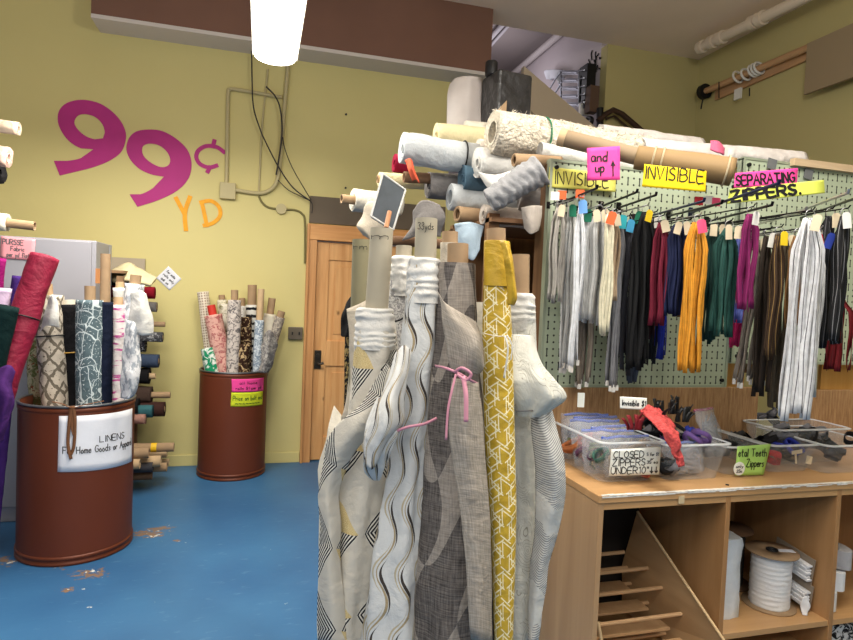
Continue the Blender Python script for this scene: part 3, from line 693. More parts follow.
ribbon(t, [(394, 432, 1.66), (408, 427, 1.655), (424, 424, 1.67), (437, 418, 1.69)], d, .008, RIB)
# translucent beige behind the linen
t = thing('fabric_roll', 'narrow beige roll in a clear wrap standing behind the grey linen roll', 'fabric roll', base(444, 2.05), G)
px_core(t, 450, 232, 449, 300, 8, 2.05, CARD)
pxloft(t, 'cloth', M_beige, [(243, 440, 460), (300, 439, 461), (420, 437, 461), (640, 432, 460)], 2.05, .9, .02, 4, seed=3)
# grey linen
d = 1.76
t = thing('fabric_roll', 'grey linen roll in two tones tied with a pink ribbon bow', 'fabric roll', base(452, d), G)
px_core(t, 458, 244, 457, 300, 10.5, d, CARD)
pxloft(t, 'cloth', M_linen, [(263, 441, 475), (275, 439, 476), (330, 436, 478), (400, 431, 482), (470, 425, 486), (560, 419, 491), (645, 413, 493)], d, .78, .07, 5, .04, 5, ur=.085)
px_patch(t, 'cloth_flap', M_linenp, [[(438, 292, 1.66), (444, 303, 1.64), (462, 314, 1.63), (476, 322, 1.66)], [(442, 318, 1.64), (456, 326, 1.60), (474, 336, 1.60), (484, 345, 1.66)], [(446, 345, 1.63), (464, 352, 1.59), (478, 358, 1.60), (484, 366, 1.67)], [(452, 370, 1.63), (466, 372, 1.60), (474, 374, 1.62), (477, 376, 1.67)]], amp=.008, seed=2)
px_patch(t, 'cloth_edge', M_linenp, [[(452, 378, 1.62), (466, 380, 1.60), (478, 382, 1.66)], [(448, 430, 1.62), (466, 432, 1.60), (484, 434, 1.66)], [(462, 520, 1.62), (476, 522, 1.62), (490, 525, 1.66)], [(470, 640, 1.63), (482, 642, 1.62), (493, 645, 1.67)]], amp=.006, seed=6)
ribbon(t, [(435, 366, 1.68), (445, 368, 1.60), (458, 373, 1.585), (470, 380, 1.60), (478, 384, 1.66)], d, .007, RIB)
ribbon(t, [(455, 372, 1.58), (462, 368, 1.565), (471, 374, 1.565), (466, 380, 1.57), (457, 374, 1.575)], d, .008, RIB, 'bow')
ribbon(t, [(456, 374, 1.575), (452, 390, 1.565), (448, 410, 1.565), (446, 440, 1.57)], d, .006, RIB, 'ribbon_end')
ribbon(t, [(463, 376, 1.575), (466, 395, 1.56), (466, 422, 1.56)], d, .012, RIB, 'ribbon_end')
# gold
d = 1.72
t = thing('fabric_roll', 'mustard gold roll with a white line lattice', 'fabric roll', base(506, d), G)
px_core(t, 496, 229, 497, 300, 9.5, d, CARD)
pxloft(t, 'cloth', M_gold, [(282, 484, 509), (340, 483, 512), (430, 485, 514), (520, 490, 516), (645, 494, 513)], d, .85, .025, 4, .03, 7, ur=.05)
pxloft(t, 'cloth_top_turns', M_goldp, [(241, 485, 508), (246, 484, 510), (286, 484, 511)], d-.003, .85, .02, 5, .04, 7, to_floor=False)
px_patch(t, 'cloth_flap', M_goldp, [[(500, 240, 1.66), (505, 240, 1.64), (509, 242, 1.66)], [(503, 262, 1.65), (510, 264, 1.62), (514, 270, 1.66)], [(506, 284, 1.65), (513, 288, 1.62), (517, 296, 1.66)], [(506, 305, 1.66), (510, 305, 1.645), (513, 306, 1.67)]], amp=.005, seed=2)
ribbon(t, [(483, 333, 1.66), (496, 336, 1.65), (508, 336, 1.66)], d, .003, STRING, 'tie')
ribbon(t, [(505, 336, 1.65), (508, 350, 1.645), (504, 378, 1.65)], d, .005, M_white, 'tie_end')
ribbon(t, [(507, 335, 1.65), (512, 345, 1.645), (511, 360, 1.65)], d, .004, M_white, 'tie_end')
# cream roll
d = 1.92
t = thing('fabric_roll', 'cream embroidered roll with billowing white folds, rightmost front roll', 'fabric roll', base(520, d), G)
px_core(t, 519.5, 255, 519, 330, 10, d, CARD)
pxloft(t, 'cloth', M_cream, [(296, 505, 535), (340, 504, 536), (380, 504, 538), (430, 508, 540), (520, 512, 538), (645, 503, 533)], d, .8, .07, 5, .04, 9, ur=.06)
pxloft(t, 'cloth_top_turns', M_white, [(293, 506, 533), (300, 504, 535), (318, 503, 535), (330, 505, 534)], d-.004, .83, 0, 4, .04, 3, to_floor=False, ridge=(1, .05, 280))
pxloft(t, 'cloth_bunch', M_cream, [(335, 510, 533, 1.82), (360, 506, 540, 1.79), (380, 506, 553, 1.78), (396, 508, 562, 1.79), (408, 512, 550, 1.80), (416, 514, 540, 1.81)], 1.79, .5, .11, 5, .12, 22, to_floor=False, ur=.09)
px_patch(t, 'cloth_flap', M_hatch, [[(532, 404, 1.84), (540, 402, 1.80), (550, 402, 1.82)], [(534, 440, 1.84), (548, 440, 1.78), (558, 430, 1.82)], [(536, 480, 1.84), (554, 484, 1.79), (565, 478, 1.82)], [(534, 520, 1.85), (548, 530, 1.82), (560, 520, 1.84)], [(530, 570, 1.86), (538, 580, 1.84), (548, 575, 1.86)], [(526, 645, 1.86), (531, 645, 1.85), (537, 645, 1.87)]], amp=.01, fr=8, seed=11)
ribbon(t, [(505, 408, 1.8), (520, 411, 1.77), (540, 410, 1.78)], d, .004, M_dgrey, 'tie')
t = thing('fabric_roll', 'off white roll mostly hidden, between the grey linen and the gold roll', 'fabric roll', base(478, 2.0), G)
pxloft(t, 'cloth', M_offw, [(302, 470, 484), (360, 470, 486), (640, 472, 488)], 2.0, .9, .02, 4, seed=13)
# black garment on the door edge, patterned cloth under it
vroll('fabric_roll', 'black and tan printed roll standing left of the beige roll, under the black cloth', (354, 318), (351, 470), 8.5, 2.42, pm('dark_print', blotch((20, 20, 22), (150, 128, 82), 34, .56, 12)), zb=.01, group=G, seed=41, wob=.07)
b = MB(); patch(b, [[D(346, 304, 2.40), D(350, 297, 2.37), D(356, 295, 2.36), D(363, 298, 2.40)], [D(343, 314, 2.38), D(348, 310, 2.33), D(356, 308, 2.32), D(365, 312, 2.38)], [D(341, 326, 2.38), D(347, 325, 2.32), D(355, 325, 2.31), D(366, 326, 2.38)], [D(339, 335, 2.39), D(345, 337, 2.33), D(352, 340, 2.33), D(360, 346, 2.39)]], amp=.02, fr=14, thick=.015)
b.build('black_jacket', cloth('black_jacket', (16, 16, 18), .1), label='black cloth bundle draped over the printed roll beside the pine door', cat='cloth')

# ------------------------------------------------------------------ drums
FIB = mat('fibre_drum', (98, 47, 28), .5, var=.07, vs=3, spec=.3)
FIBD = mat('fibre_drum_inside', (70, 44, 34), .8)
STEELB = mat('drum_band', (100, 50, 30), .4, .1)
def drum(px, pyb, rad, h, label):
    fr1 = atZ(px, pyb, 0); v = Vector((fr1.x, fr1.y, 0)).normalized(); c = fr1+v*rad
    t = thing('fibre_drum', label, 'drum', (c.x, c.y, 0))
    b = MB(); b.lathe([(rad*.98, .0), (rad, .005), (rad, .03), (rad, h-.05), (rad, h), (rad-.01, h), (rad-.01, .02), (0.001, .02)], c, 64); b.build('body', FIB, t)
    b = MB(); b.lathe([(rad, .0), (rad+.006, .004), (rad+.006, .016), (rad+.001, .02), (rad+.001, .032), (rad+.007, .036), (rad+.006, .048), (rad, .052)], c, 64); b.build('bottom_band', STEELB, t)
    b = MB(); b.lathe([(rad, h-.035), (rad+.004, h-.03), (rad+.004, h-.012), (rad, h-.01)], c, 64); b.build('top_band', STEELB, t)
    b = MB(); b.lathe([(rad-.006, h-.004), (rad+.006, h-.004), (rad+.008, h+.004), (rad, h+.009), (rad-.01, h+.004)], c, 64); b.build('rim', mat('rim_steel', (120, 122, 124), .35, .8), t)
    return c
def drum_paper(c, rad, pxs, m, label, name='paper_sign', inkm=INK, lines=(), cat='sign', lift=0.003):
    """sheet wrapped on the drum: pixel corners TL TR BR BL are projected on the cylinder"""
    def hit(px, py):
        v = ray(px, py); dx, dy = CAM.x-c.x, CAM.y-c.y; A = v.x**2+v.y**2; B = 2*(dx*v.x+dy*v.y); C = dx*dx+dy*dy-(rad+lift)**2; k = B*B-4*A*C
        k = max(k, 0); return CAM+v*((-B-math.sqrt(k))/(2*A))
    cor = [hit(*q) for q in pxs]; ang = [math.atan2(p.y-c.y, p.x-c.x) for p in cor]; zz = [p.z for p in cor]
    def pt(s, q, e=0):
        a = lerp(lerp(ang[0], ang[1], s), lerp(ang[3], ang[2], s), q); z = lerp(lerp(zz[0], zz[1], s), lerp(zz[3], zz[2], s), q)
        return Vector((c.x+(rad+lift+e)*math.cos(a), c.y+(rad+lift+e)*math.sin(a), z))
    b = MB(); P = [[pt(j/20, i/8) for j in range(21)] for i in range(9)]; b.grid(P, .001); s_ = b.build(name, m, label=label, cat=cat)
    W = rad*abs(ang[1]-ang[0]); H = zz[0]-zz[3]
    for L in lines:
        txt, x, y, h, wd, pen, sans = L; b = MB(); tmp = MB()
        text_strokes(tmp, txt, x*W, y*H, h*H, pen, Vector((0, 0, 0)), Vector((1, 0, 0)), Vector((0, 1, 0)), width=wd*W, tilt=L[6])
        vv = [pt(p.x/W, 1-p.y/H, .0012+p.z) for p in tmp.v]
        b.add(vv, [tuple(f) for f in tmp.f]); b.build('lettering', inkm, s_)
    return s_
HD = .87
c1 = drum(75.5, 565, .296, HD, 'reddish brown fibre drum with the large white LINENS sheet, in front of the grey cabinet')
c2 = drum(231, 481.5, .27, HD, 'reddish brown fibre drum with pink and yellow-green notes, standing against the olive wall')
GREYINK = mat('faded_ink', (96, 92, 96), .7)
s1 = drum_paper(c1, .296, [(59, 416), (132.5, 408), (132, 461), (57.5, 472)], PAPER, 'large white sheet reading LINENS taped round the near drum', lines=[('LINENS', .44, .50, .11, .34, .0035, .0), ('For Home Goods or Apparel', .05, .33, .12, .9, .0038, .0)])
# raffia bow hanging on the near drum
t = thing('raffia_bow', 'brown raffia tie hanging over the corner of the LINENS sheet', 'ribbon', D(72, 404, 3.25))
RAF = mat('raffia', (112, 74, 48), .8)
def on1(px, py, l=.012): 
    v = ray(px, py); dx, dy = CAM.x-c1.x, CAM.y-c1.y; A = v.x**2+v.y**2; B = 2*(dx*v.x+dy*v.y); C = dx*dx+dy*dy-(.296+l)**2; return CAM+v*((-B-math.sqrt(max(0, B*B-4*A*C)))/(2*A))
for L in ([(52, 402), (62, 404), (72, 408), (85, 405), (104, 401)], [(71, 406), (69, 425), (68, 445), (71, 459)], [(73, 406), (75, 420), (74, 445), (71, 455)], [(72, 406), (72, 425), (74, 435)]):
    b = MB(); q = cr([on1(*p) for p in L], 6); P = []
    for i, p in enumerate(q): tt = (q[min(i+1, len(q)-1)]-q[max(i-1, 0)]).normalized(); s_ = tt.cross((p-c1).normalized()).normalized()*(.003 if abs(tt.z) < .8 else .008); P.append([p-s_, p+s_])
    b.grid(P, .002); b.build('strand', RAF, t)
PINKP = mat('pink_paper', (232, 70, 150), .7); YGP = mat('yellow_green_paper', (196, 206, 40), .7); YELP = mat('pale_yellow_paper', (224, 220, 110), .7); GOLDP = mat('golden_yellow_paper', (240, 204, 20), .7); PINKL = mat('light_pink_paper', (226, 150, 158), .75); GRNP = mat('light_green_paper', (172, 214, 110), .7)
drum_paper(c2, .27, [(231.5, 379), (264, 377.5), (263.5, 390.5), (232, 392)], PINKP, 'pink handwritten note at the top of the far drum', 'paper_note', lines=[('all home', .2, .6, .2, .5, .003, 0), ('rolls $1 per yd', .1, .2, .2, .75, .003, 0)])
drum_paper(c2, .27, [(231.5, 392.5), (263, 391), (262.5, 404.5), (230.5, 406.5)], YGP, 'yellow-green handwritten note below the pink one on the far drum', 'paper_note', mat('green_ink', (40, 90, 30), .6), lines=[('Price on bolt end', .05, .45, .3, .9, .004, 0), ('~~~~~~~~', .12, .15, .2, .72, .005, 0)], lift=.0035)
# rolls in the near drum
G1 = 'fabric rolls standing in the near drum'
zb1 = .03
def dr(label, top, bot, rpx, d, m, dc=None, rad=.296, group=G1, **kw):
    """upright roll standing inside a drum: leans from the drum floor past the rim to the given top"""
    dc = dc or c1; best = None
    for k in range(40):
        dd = d+.02*k; p1 = D(top[0], top[1], dd); q = D(bot[0], bot[1], dd); r = rpx*dd/F; lim = rad-r-.012
        q.z = HD if abs(q.z-HD) < .4 else q.z; g = (q-p1)/(p1.z-q.z); p0 = p1+g*(p1.z-.03); v = Vector((p0.x-dc.x, p0.y-dc.y, 0))
        if v.length > lim: v = v*(lim/v.length); p0 = Vector((dc.x+v.x, dc.y+v.y, .03))
        c_ = p0+(p1-p0)*((HD-p0.z)/(p1.z-p0.z)); e = Vector((c_.x-dc.x, c_.y-dc.y, 0)).length-(rad-r-.008)
        if best is None or e < best[0]: best = (e, p0, p1, r, dd)
        if e <= 0: break
    e, p0, p1, r, dd = best; s_ = dd/F
    for k in ('core', 'hole', 'ex0', 'ex1'):
        if k in kw and kw[k]: kw[k] = kw[k]*s_
    return roll('fabric_roll', label, p0, p1, r, m, group=group, **kw)
dr('olive roll with brown and green floral print, leftmost in the near drum', (40, 300), (35, 400), 12, 3.62, pm('olive_floral', blotch((176, 168, 138), (96, 104, 62), 20, .52, 9, (128, 66, 44))), core=3.5, ex1=8, seed=1)
t_ = dr('taupe roll with pale damask diamonds under a white fold, in the near drum', (49, 296), (56, 400), 13, 3.45, pm('taupe_damask', trellis((196, 186, 170), (112, 104, 92), .085)), core=3.8, ex1=12, seed=2, tie=.84, tie_m=BLACK)
px_patch(t_, 'cloth_flap', M_white, [[(48, 300, 3.32), (53, 294, 3.31), (58, 300, 3.33)], [(43, 318, 3.32), (50, 316, 3.29), (59, 315, 3.32)], [(38, 333, 3.34), (46, 326, 3.30), (60, 328, 3.34)]], amp=.008)
dr('black roll with a white core in the near drum', (69, 305), (73, 400), 10.5, 3.5, M_black, core=6, core_m=mat('core_white', (222, 214, 196), .8), ex1=5, seed=3, wob=.07, tie=.8, tie_m=mat('gold_tie', (170, 130, 50), .5))
dr('slate teal roll with white vines in the near drum', (90, 300), (91, 400), 12.5, 3.36, pm('teal_vine', vine((84, 100, 106), (190, 200, 202), 40, .035, 17)), core=5, ex1=14, seed=4, wob=.03)
dr('navy roll on a tall bare cardboard core in the near drum', (105, 302), (106, 400), 7.5, 3.4, M_navy, core=4.6, ex1=48, seed=5, wob=.02)
dr('white roll with magenta brush stripes in the near drum', (118, 305), (119, 400), 7.5, 3.5, pm('pink_ikat', streak((222, 214, 212), (186, 72, 142), .55, 9, 40)), core=4.5, core_m=CARDK, ex1=8, seed=6, wob=.05)
t_ = dr('white and grey shimmering roll with a loose fold, rightmost in the near drum', (135, 284), (122, 400), 9.0, 3.45, pm('grey_ikat', streak((216, 216, 218), (150, 156, 164), .52, 30, 16), .5), core=5.2, ex1=9, seed=7, wob=.06)
px_patch(t_, 'cloth_flap', M_white, [[(131, 292, 3.30), (140, 290, 3.29), (146, 294, 3.33)], [(129, 315, 3.30), (142, 310, 3.27), (153, 318, 3.33)], [(132, 332, 3.31), (142, 336, 3.28), (153, 334, 3.34)]], amp=.008, seed=3)
px_patch(t_, 'cloth_sheet', pm('grey_ikat', None), [[(127, 320, 3.30), (134, 322, 3.28), (140, 330, 3.31)], [(123, 350, 3.30), (132, 352, 3.27), (140, 356, 3.31)], [(120, 378, 3.30), (131, 380, 3.27), (140, 378, 3.31)], [(120, 398, 3.32), (128, 399, 3.29), (134, 396, 3.33)]], amp=.008, seed=8)
dr('cream roll with a frayed top between the black and teal rolls', (80, 309), (82, 400), 6, 3.62, M_offw, core=3.2, ex1=5, seed=31, wob=.1)
dr('pale green roll low behind the taupe damask roll', (61, 310), (62, 400), 6, 3.66, cloth('celery', (176, 176, 130)), seed=32, wob=.08)
dr('slim pale roll with a white top behind the magenta striped roll', (120, 288), (121, 400), 6, 3.65, M_white, core=4, core_m=CARDK, ex1=6, seed=16)
# rolls in a bin left of the near drum
Gl = 'fabric rolls leaning at the left edge of the photo'
CRIM = mat('cloth_crimson', (122, 15, 46), .65, var=.12, vs=16, bump=.6, bs=CREASE, bd=.03)
vroll('fabric_roll', 'long crimson roll leaning across the grey cabinet', (44, 257), (4, 380), 11.5, 3.15, CRIM, zb=.08, group=Gl, wob=.06, seed=3, tie=.80, tie_m=BLACK, d0=2.98, r1=.068)
vroll('fabric_roll', 'dark green roll under the lavender roll at the left edge', (5, 306), (-16, 400), 12, 2.9, cloth('bottle_green', (12, 34, 34), .1), zb=.08, group=Gl, wob=.04, seed=4)
vroll('fabric_roll', 'purple roll behind the crimson roll', (19, 276), (8, 380), 6, 3.3, cloth('purple', (66, 40, 110), .12), zb=.08, group=Gl, wob=.06, seed=5)
vroll('fabric_roll', 'pale lavender roll end at the left edge', (3, 288), (-6, 380), 7.5, 3.05, cloth('lavender', (200, 178, 206)), zb=.08, group=Gl, seed=6)
vroll('fabric_roll', 'magenta roll end below the pink purses note', (-1, 258), (-12, 380), 6, 3.12, cloth('magenta', (130, 20, 90)), zb=.08, group=Gl, seed=7, wob=.08)
b = MB(); patch(b, [[D(-8, 372, 2.9), D(4, 366, 2.86), D(13, 372, 2.9)], [D(-8, 395, 2.88), D(3, 392, 2.83), D(15, 398, 2.9)], [D(-8, 425, 2.9), D(2, 424, 2.85), D(10, 420, 2.9)], [D(-8, 450, 2.92), D(-2, 448, 2.88), D(4, 440, 2.92)]], amp=.02, thick=.004)
b.build('purple_cloth', cloth('violet', (72, 38, 98), .12), label='loose violet cloth hanging at the left edge below the crimson roll', cat='cloth')
# rolls in the far drum
G2 = 'fabric rolls standing in the far drum'
def d2(label, top, bot, rpx, d, m, **kw): return dr(label, top, bot, rpx, d, m, dc=c2, rad=.27, group=G2, **kw)
d2('white dotted roll with a frayed white top, leftmost in the far drum', (203, 292), (212, 371), 5.5, 5.0, pm('dotted', dots((214, 204, 186), (120, 92, 72), .022)), seed=1, wob=.07)
d2('pink paisley roll with a red cap leaning left in the far drum', (213, 315), (226, 371), 8.5, 4.9, pm('pink_paisley', blotch((206, 160, 148), (160, 92, 92), 30, .55, 9)), core=4, core_m=mat('core_red', (190, 50, 40), .6), ex1=10, seed=2)
d2('green and white printed roll low at the left of the far drum', (208, 348), (213, 371), 7.5, 4.82, pm('green_print', blotch((216, 222, 214), (28, 132, 92), 16, .5, 12)), seed=3, wob=.06)
d2('grey roll with black rose sketches in the far drum', (234.5, 300), (233, 371), 6.5, 4.85, pm('rose_toile', blotch((196, 186, 178), (110, 104, 104), 30, .54, 12)), core=3.6, ex1=10, seed=4)
d2('dark brown damask roll in the far drum, the shorter front one', (244, 344), (243, 371), 6, 4.88, pm('brown_damask', blotch((50, 32, 24), (186, 160, 120), 26, .56, 14)), seed=5)
d2('dark brown damask roll in the far drum, the taller one behind', (246, 317), (245, 371), 6, 5.0, pm('brown_damask', None), seed=6)
d2('black and white lined roll on a tall bare core in the far drum', (252, 305), (251, 371), 5.5, 5.1, pm('black_lines', ikat((214, 212, 206), (30, 30, 34), .01)), core=4.4, ex1=20, seed=7)
d2('pale blue grey lace print roll on a tall thin core in the far drum', (259.5, 320), (257.5, 371), 4.5, 4.86, pm('lace_print', blotch((200, 208, 214), (126, 140, 156), 44, .5, 10)), core=3.3, core_m=CARDK, ex1=31, seed=8)
d2('cream knobbly roll leaning right on a bare core in the far drum', (270, 314), (262, 371), 5.5, 5.0, cloth('cream_knit', (206, 198, 180), .12), core=3.6, ex1=16, seed=9, wob=.1)
d2('grey beige roll leaning far right in the far drum', (280, 317), (264, 371), 5, 4.95, pm('stone_print', blotch((178, 168, 154), (120, 112, 108), 30, .5, 8)), core=3.6, ex1=6, seed=10)
d2('blue roll with a bright blue end in the far drum', (268, 326), (262, 371), 4.5, 4.9, cloth('cobalt', (62, 92, 160), .15), seed=11, wob=.08)
d2('pale floral roll behind the pink paisley roll in the far drum', (226, 304), (230, 371), 6.5, 5.1, pm('pale_floral', blotch((218, 212, 196), (136, 132, 96), 26, .58, 9)), seed=12, wob=.08)
d2('cream printed roll rising between the rose roll and the pink roll', (222, 300), (226, 371), 4.5, 5.15, pm('cream_sprig', blotch((214, 206, 184), (90, 104, 80), 34, .6, 10)), core=3, ex1=5, seed=22)
d2('white roll with black specks behind the brown damask rolls', (242, 306), (241, 371), 5, 5.2, pm('black_specks', blotch((214, 210, 204), (40, 40, 44), 40, .6, 12)), core=3, ex1=8, seed=23)
d2('dusty blue and brown roll low at the right rim of the far drum', (266, 340), (260, 371), 5.5, 4.84, pm('blue_brown', blotch((110, 120, 140), (120, 92, 70), 22, .5, 8)), seed=24, wob=.09)
b = MB(); patch(b, [[D(263, 334, 4.78), D(270, 330, 4.74), D(277, 336, 4.8)], [D(261, 352, 4.76), D(268, 352, 4.72), D(276, 352, 4.8)], [D(259, 372, 4.78), D(264, 373, 4.75), D(268, 372, 4.82)]], amp=.02, fr=14, thick=.003)
b.build('loose_cloth', pm('sheer_grey', blotch((168, 164, 158), (110, 106, 106), 30, .5, 6)), label='loose grey sheer cloth hanging over the right rim of the far drum', cat='cloth')

# ------------------------------------------------------------------ cabinet, roll rack behind
GM = mat('cabinet_grey', (150, 149, 156), .4, .1, var=.02, vs=2)
cf = atZ(10, 523, 0); YCB = cf.y; cr_ = atY(111, 244, YCB); ztop = atY(93, 240.5, YCB).z; xR = atY(94.5, 300, YCB).x; xin = xR-.02
t = thing('metal_cabinet', 'tall grey metal cabinet behind the near drum', 'cabinet', (xR-.9, YCB+.2, 0))
b = MB(); b.bb(xR-1.9, xR, YCB+.02, YCB+.42, .0, ztop); b.build('body', GM, t, bevel=.006)
b = MB(); b.bb(xR-1.9, xin-.004, YCB, YCB+.02, .1, ztop-.01); b.build('door', GM, t, bevel=.004)
b = MB(); b.bb(xR+.001, xR+.004, YCB+.36, YCB+.42, .1, ztop); b.build('side_channel', mat('cabinet_edge', (166, 168, 176), .35, .3), t, bevel=.004)
sign('paper_note', quad([(1, 236), (35.5, 239), (34, 260.5), (0, 258)], YCB-.006), PINKL, 'light pink handwritten note on the grey cabinet', [('PURSSE', .06, .66, .22, .6, .005), ('Fabric', .3, .38, .2, .4, .004), ('per yd flat', .2, .1, .2, .65, .004)], GREYINK)
b = MB(); b.box(D(90, 285, 3.75), (.02, .01, .12)); 
# paper bundle on the cabinet side
pb = D(113, 281, 4.3); RW = wood('rack', (120, 92, 66), (148, 116, 84), 'z')
t = thing('roll_rack', 'wooden rack of stacked rolls behind the cabinet', 'rack', (xR-.5, YW-.45, 0))
ra0, ra1 = xR-.9, atY(126, 400, YW-.6).x
for x in (ra0, ra1-.05):
    for y in (YW-.75, YW-.14): b = MB(); b.bb(x, x+.045, y, y+.045, 0, 1.60); b.build('post', RW, t)
zs_l = [.13, .33, .62, .95, 1.28, 1.6]
for z in (.1, .55, 1.0, 1.3, 1.62): b = MB(); b.bb(ra0, ra1, YW-.75, YW-.09, z, z+.02); b.build('shelf', RW, t)
G3 = 'rolls lying in the rack behind the near drum'
def rk(label, end, rpx, m, L=.7, d=None, core=None, ex=0, cm=None, cat='fabric roll'):
    p1 = D(end[0], end[1], d or 4.75); p0 = p1-Vector((L, 0, 0)); s = (d or 4.75)/F
    return roll('fabric_roll', label, p0, p1, rpx*s, m, core=(core*s if core else None), ex1=ex*s, core_m=cm, group=G3, seed=end[1], wob=.06)
rk('red roll end high in the rack behind the near drum', (155, 293), 6, cloth('red', (140, 24, 40)), core=None)
rk('grey patterned roll end second from the top of the rack', (157, 307), 5, M_dgrey, core=2.2)
rk('navy roll under the pale folded sheet', (133, 283), 5.5, M_navy)
rk('black roll on a bare brown core in the upper rack', (150, 324), 6, M_black, core=2.6, ex=14)
rk('charcoal and white print roll end in the upper rack', (163, 337), 5, pm('charcoal_print', blotch((70, 70, 74), (160, 160, 162), 40, .58, 12)), core=2)
rk('black and white print roll end in the middle of the rack', (146, 345), 7, pm('bw_print', blotch((26, 26, 34), (196, 196, 198), 30, .6, 12)))
rk('slate blue roll end in the middle of the rack', (159, 361), 6.5, cloth('slate', (58, 70, 92)), core=2.4)
rk('black roll with a cream core in the middle of the rack', (150, 376), 8, M_black, core=3, ex=5, cm=CARDK)
rk('brown grey roll with a wooden core in the lower rack', (152, 395), 8.5, cloth('umber', (66, 52, 46)), core=3.2, ex=17)
rk('dark brown roll end in the lower rack', (165, 409), 7, cloth('dark_brown', (60, 38, 34)), core=2.5)
rk('teal roll end beside the dark brown one in the rack', (153, 411), 6, cloth('teal', (54, 96, 102)), d=4.55)
rk('dusty pink roll end at the bottom of the lower rack', (146, 419), 5, cloth('dusty_pink', (150, 112, 100)), d=4.5, core=2)
rk('black roll end just above the dusty pink one', (139, 406), 7.5, M_black, d=4.5)
G4 = 'bare cardboard tubes at the foot of the rack'
tb = [((174, 447), 4.5, 4.6, CARD, 'cardboard tube with a yellow band, topmost of the bare tubes'), ((149, 453), 5, 4.4, CARD, 'short brown cardboard tube left in the heap of bare tubes'), ((167, 454), 3.6, 4.7, CARDK, 'pale thin tube second in the heap of bare tubes'), ((161, 461), 5.5, 4.5, CARDK, 'thick pale tube in the middle of the heap of bare tubes'), ((169, 462), 3.4, 4.75, CARDK, 'thin tube at the right of the heap of bare tubes'), ((153, 467), 5, 4.45, mat('wrap_charcoal', (56, 56, 62), .7), 'charcoal wrapped tube in the heap of bare tubes'), ((167, 467), 4.4, 4.6, CARD, 'brown tube right of the charcoal wrapped tube'), ((140, 464), 5, 4.35, CARDK, 'pale tube end closest to the near drum'), ((152, 475), 4.6, 4.5, CARDD, 'darkest bare tube resting on the blue floor')]
for (e, rp, d_, m, lb) in tb:
    p1 = D(e[0], e[1], d_); s = d_/F; r_ = rp*s
    if p1.z < r_: p1.z = r_+.002
    b = MB(); b.hollow(p1-Vector((.62, 0, 0)), p1, r_, r_*.82); o = b.build('cardboard_tube', m, label=lb, cat='cardboard tube', group=G4)
    if 'yellow' in lb: b = MB(); b.hollow(p1-Vector((.16, 0, 0)), p1-Vector((.12, 0, 0)), r_*1.03, r_*.99); b.build('yellow_band', mat('yellow_tape', (222, 180, 30), .5), o)
b = MB(); patch(b, [[D(111, 270, 4.5), D(128, 262, 4.5), D(140, 268, 4.5), D(156, 277, 4.5)], [D(111, 280, 4.35), D(128, 279, 4.32), D(140, 281, 4.35), D(152, 284, 4.4)]], amp=.008, thick=.025)
b.build('folded_sheet', M_creamy, label='cream folded cloth sheet lying on top of the rack, right of the cabinet', cat='cloth')
b = MB(); b.box(D(128, 264, 4.95), (.26, .02, .1)); b.build('cardboard_sheet', mat('card_panel', (170, 158, 138), .8), label='greyish card panel behind the folded cream sheet', cat='board')
b = MB(); q = D(97, 274, 3.9); b.box(D(98.5, 276, 3.66), (.03, .02, .09)); b.build('wood_offcut', wood('block', (150, 100, 60), (176, 122, 76)), label='small brown wooden block beside the tall core, on the cabinet edge', cat='wood block')
# rolls on an upper shelf at the left edge
G5 = 'roll ends on the upper shelf at the left edge'
t = thing('wall_shelf', 'upper shelf carrying roll ends, just left of the photo edge', 'shelf', D(-30, 240, 3.4))
b = MB(); q = D(-34, 235, 3.4); b.bb(q.x-1, q.x, q.y-.15, q.y+.4, q.z-.03, q.z); b.build('board', RW, t)
q2 = D(-34, 150, 3.4); b = MB(); b.bb(q2.x-1, q2.x, q2.y-.15, q2.y+.4, q2.z-.14, q2.z-.11); b.build('board', RW, t)
def er(label, e0, e1, rp, d, m, **kw): return hroll('fabric_roll', label, e0, e1, rp, d, m, group=G5, **kw)
er('white roll with a brown core sticking out, above the pink note', (-26, 219), (8, 223), 9, 3.3, M_offw, core=4.6, ex1=24, seed=2)
er('pink cream cloth end folded open at the left edge', (-24, 152), (9, 158), 10, 3.25, mat('cloth_blush', (196, 164, 150), .9, var=.08), seed=3, wob=.12, hole=5)
er('beige cloth roll end pointing right, highest at the left edge', (-26, 122), (19, 129), 6.5, 3.2, cloth('fawn', (178, 158, 138), .15), seed=4, wob=.1, hole=3.5)
er('black frayed cloth end at the left edge under the pink one', (-22, 172), (3, 172), 11, 3.35, M_black, seed=5, wob=.15)

# ------------------------------------------------------------------ storage rack with lying rolls
DW = wood('rack_dark', (98, 68, 44), (130, 94, 62), 'z')
zr = D(500, 222, 2.95).z
t = thing('storage_rack', 'brown wooden rack behind the pegboard carrying the lying rolls', 'rack', (XC+.5, YP+.35, 0))
X0 = D(440, 250, 2.95).x; X1 = XC+1.55
for x in (X0+.12, XC+.0, X1):
    for y in (YP+.10, YP+.62): b = MB(); b.bb(x, x+.05, y, y+.05, 0, zr+(.0 if x < X1 else .4)); b.build('post', DW, t)
for z in (.55, 1.25, zr-.02):
    b = MB(); b.bb(X0+.12, X1+.05, YP+.07, YP+.68, z-.02, z); b.build('shelf', wood('rack_shelf', (98, 68, 44), (130, 94, 62), 'x'), t)
b = MB(); b.bb(X0+.12, X1+.05, YP+.69, YP+.70, .1, zr-.02); b.build('back_board', DW, t)
b = MB(); b.bb(XC-.02, XC+.0, YP+.02, YP+.07, ZCT, 2.15); b.build('side_board', DW, t)
G6 = 'rolls lying on the rack behind the pegboard'
def H(label, e0, e1, rp, d, m, **kw): return hroll('fabric_roll', label, e0, e1, rp, d, m, group=G6, **kw)
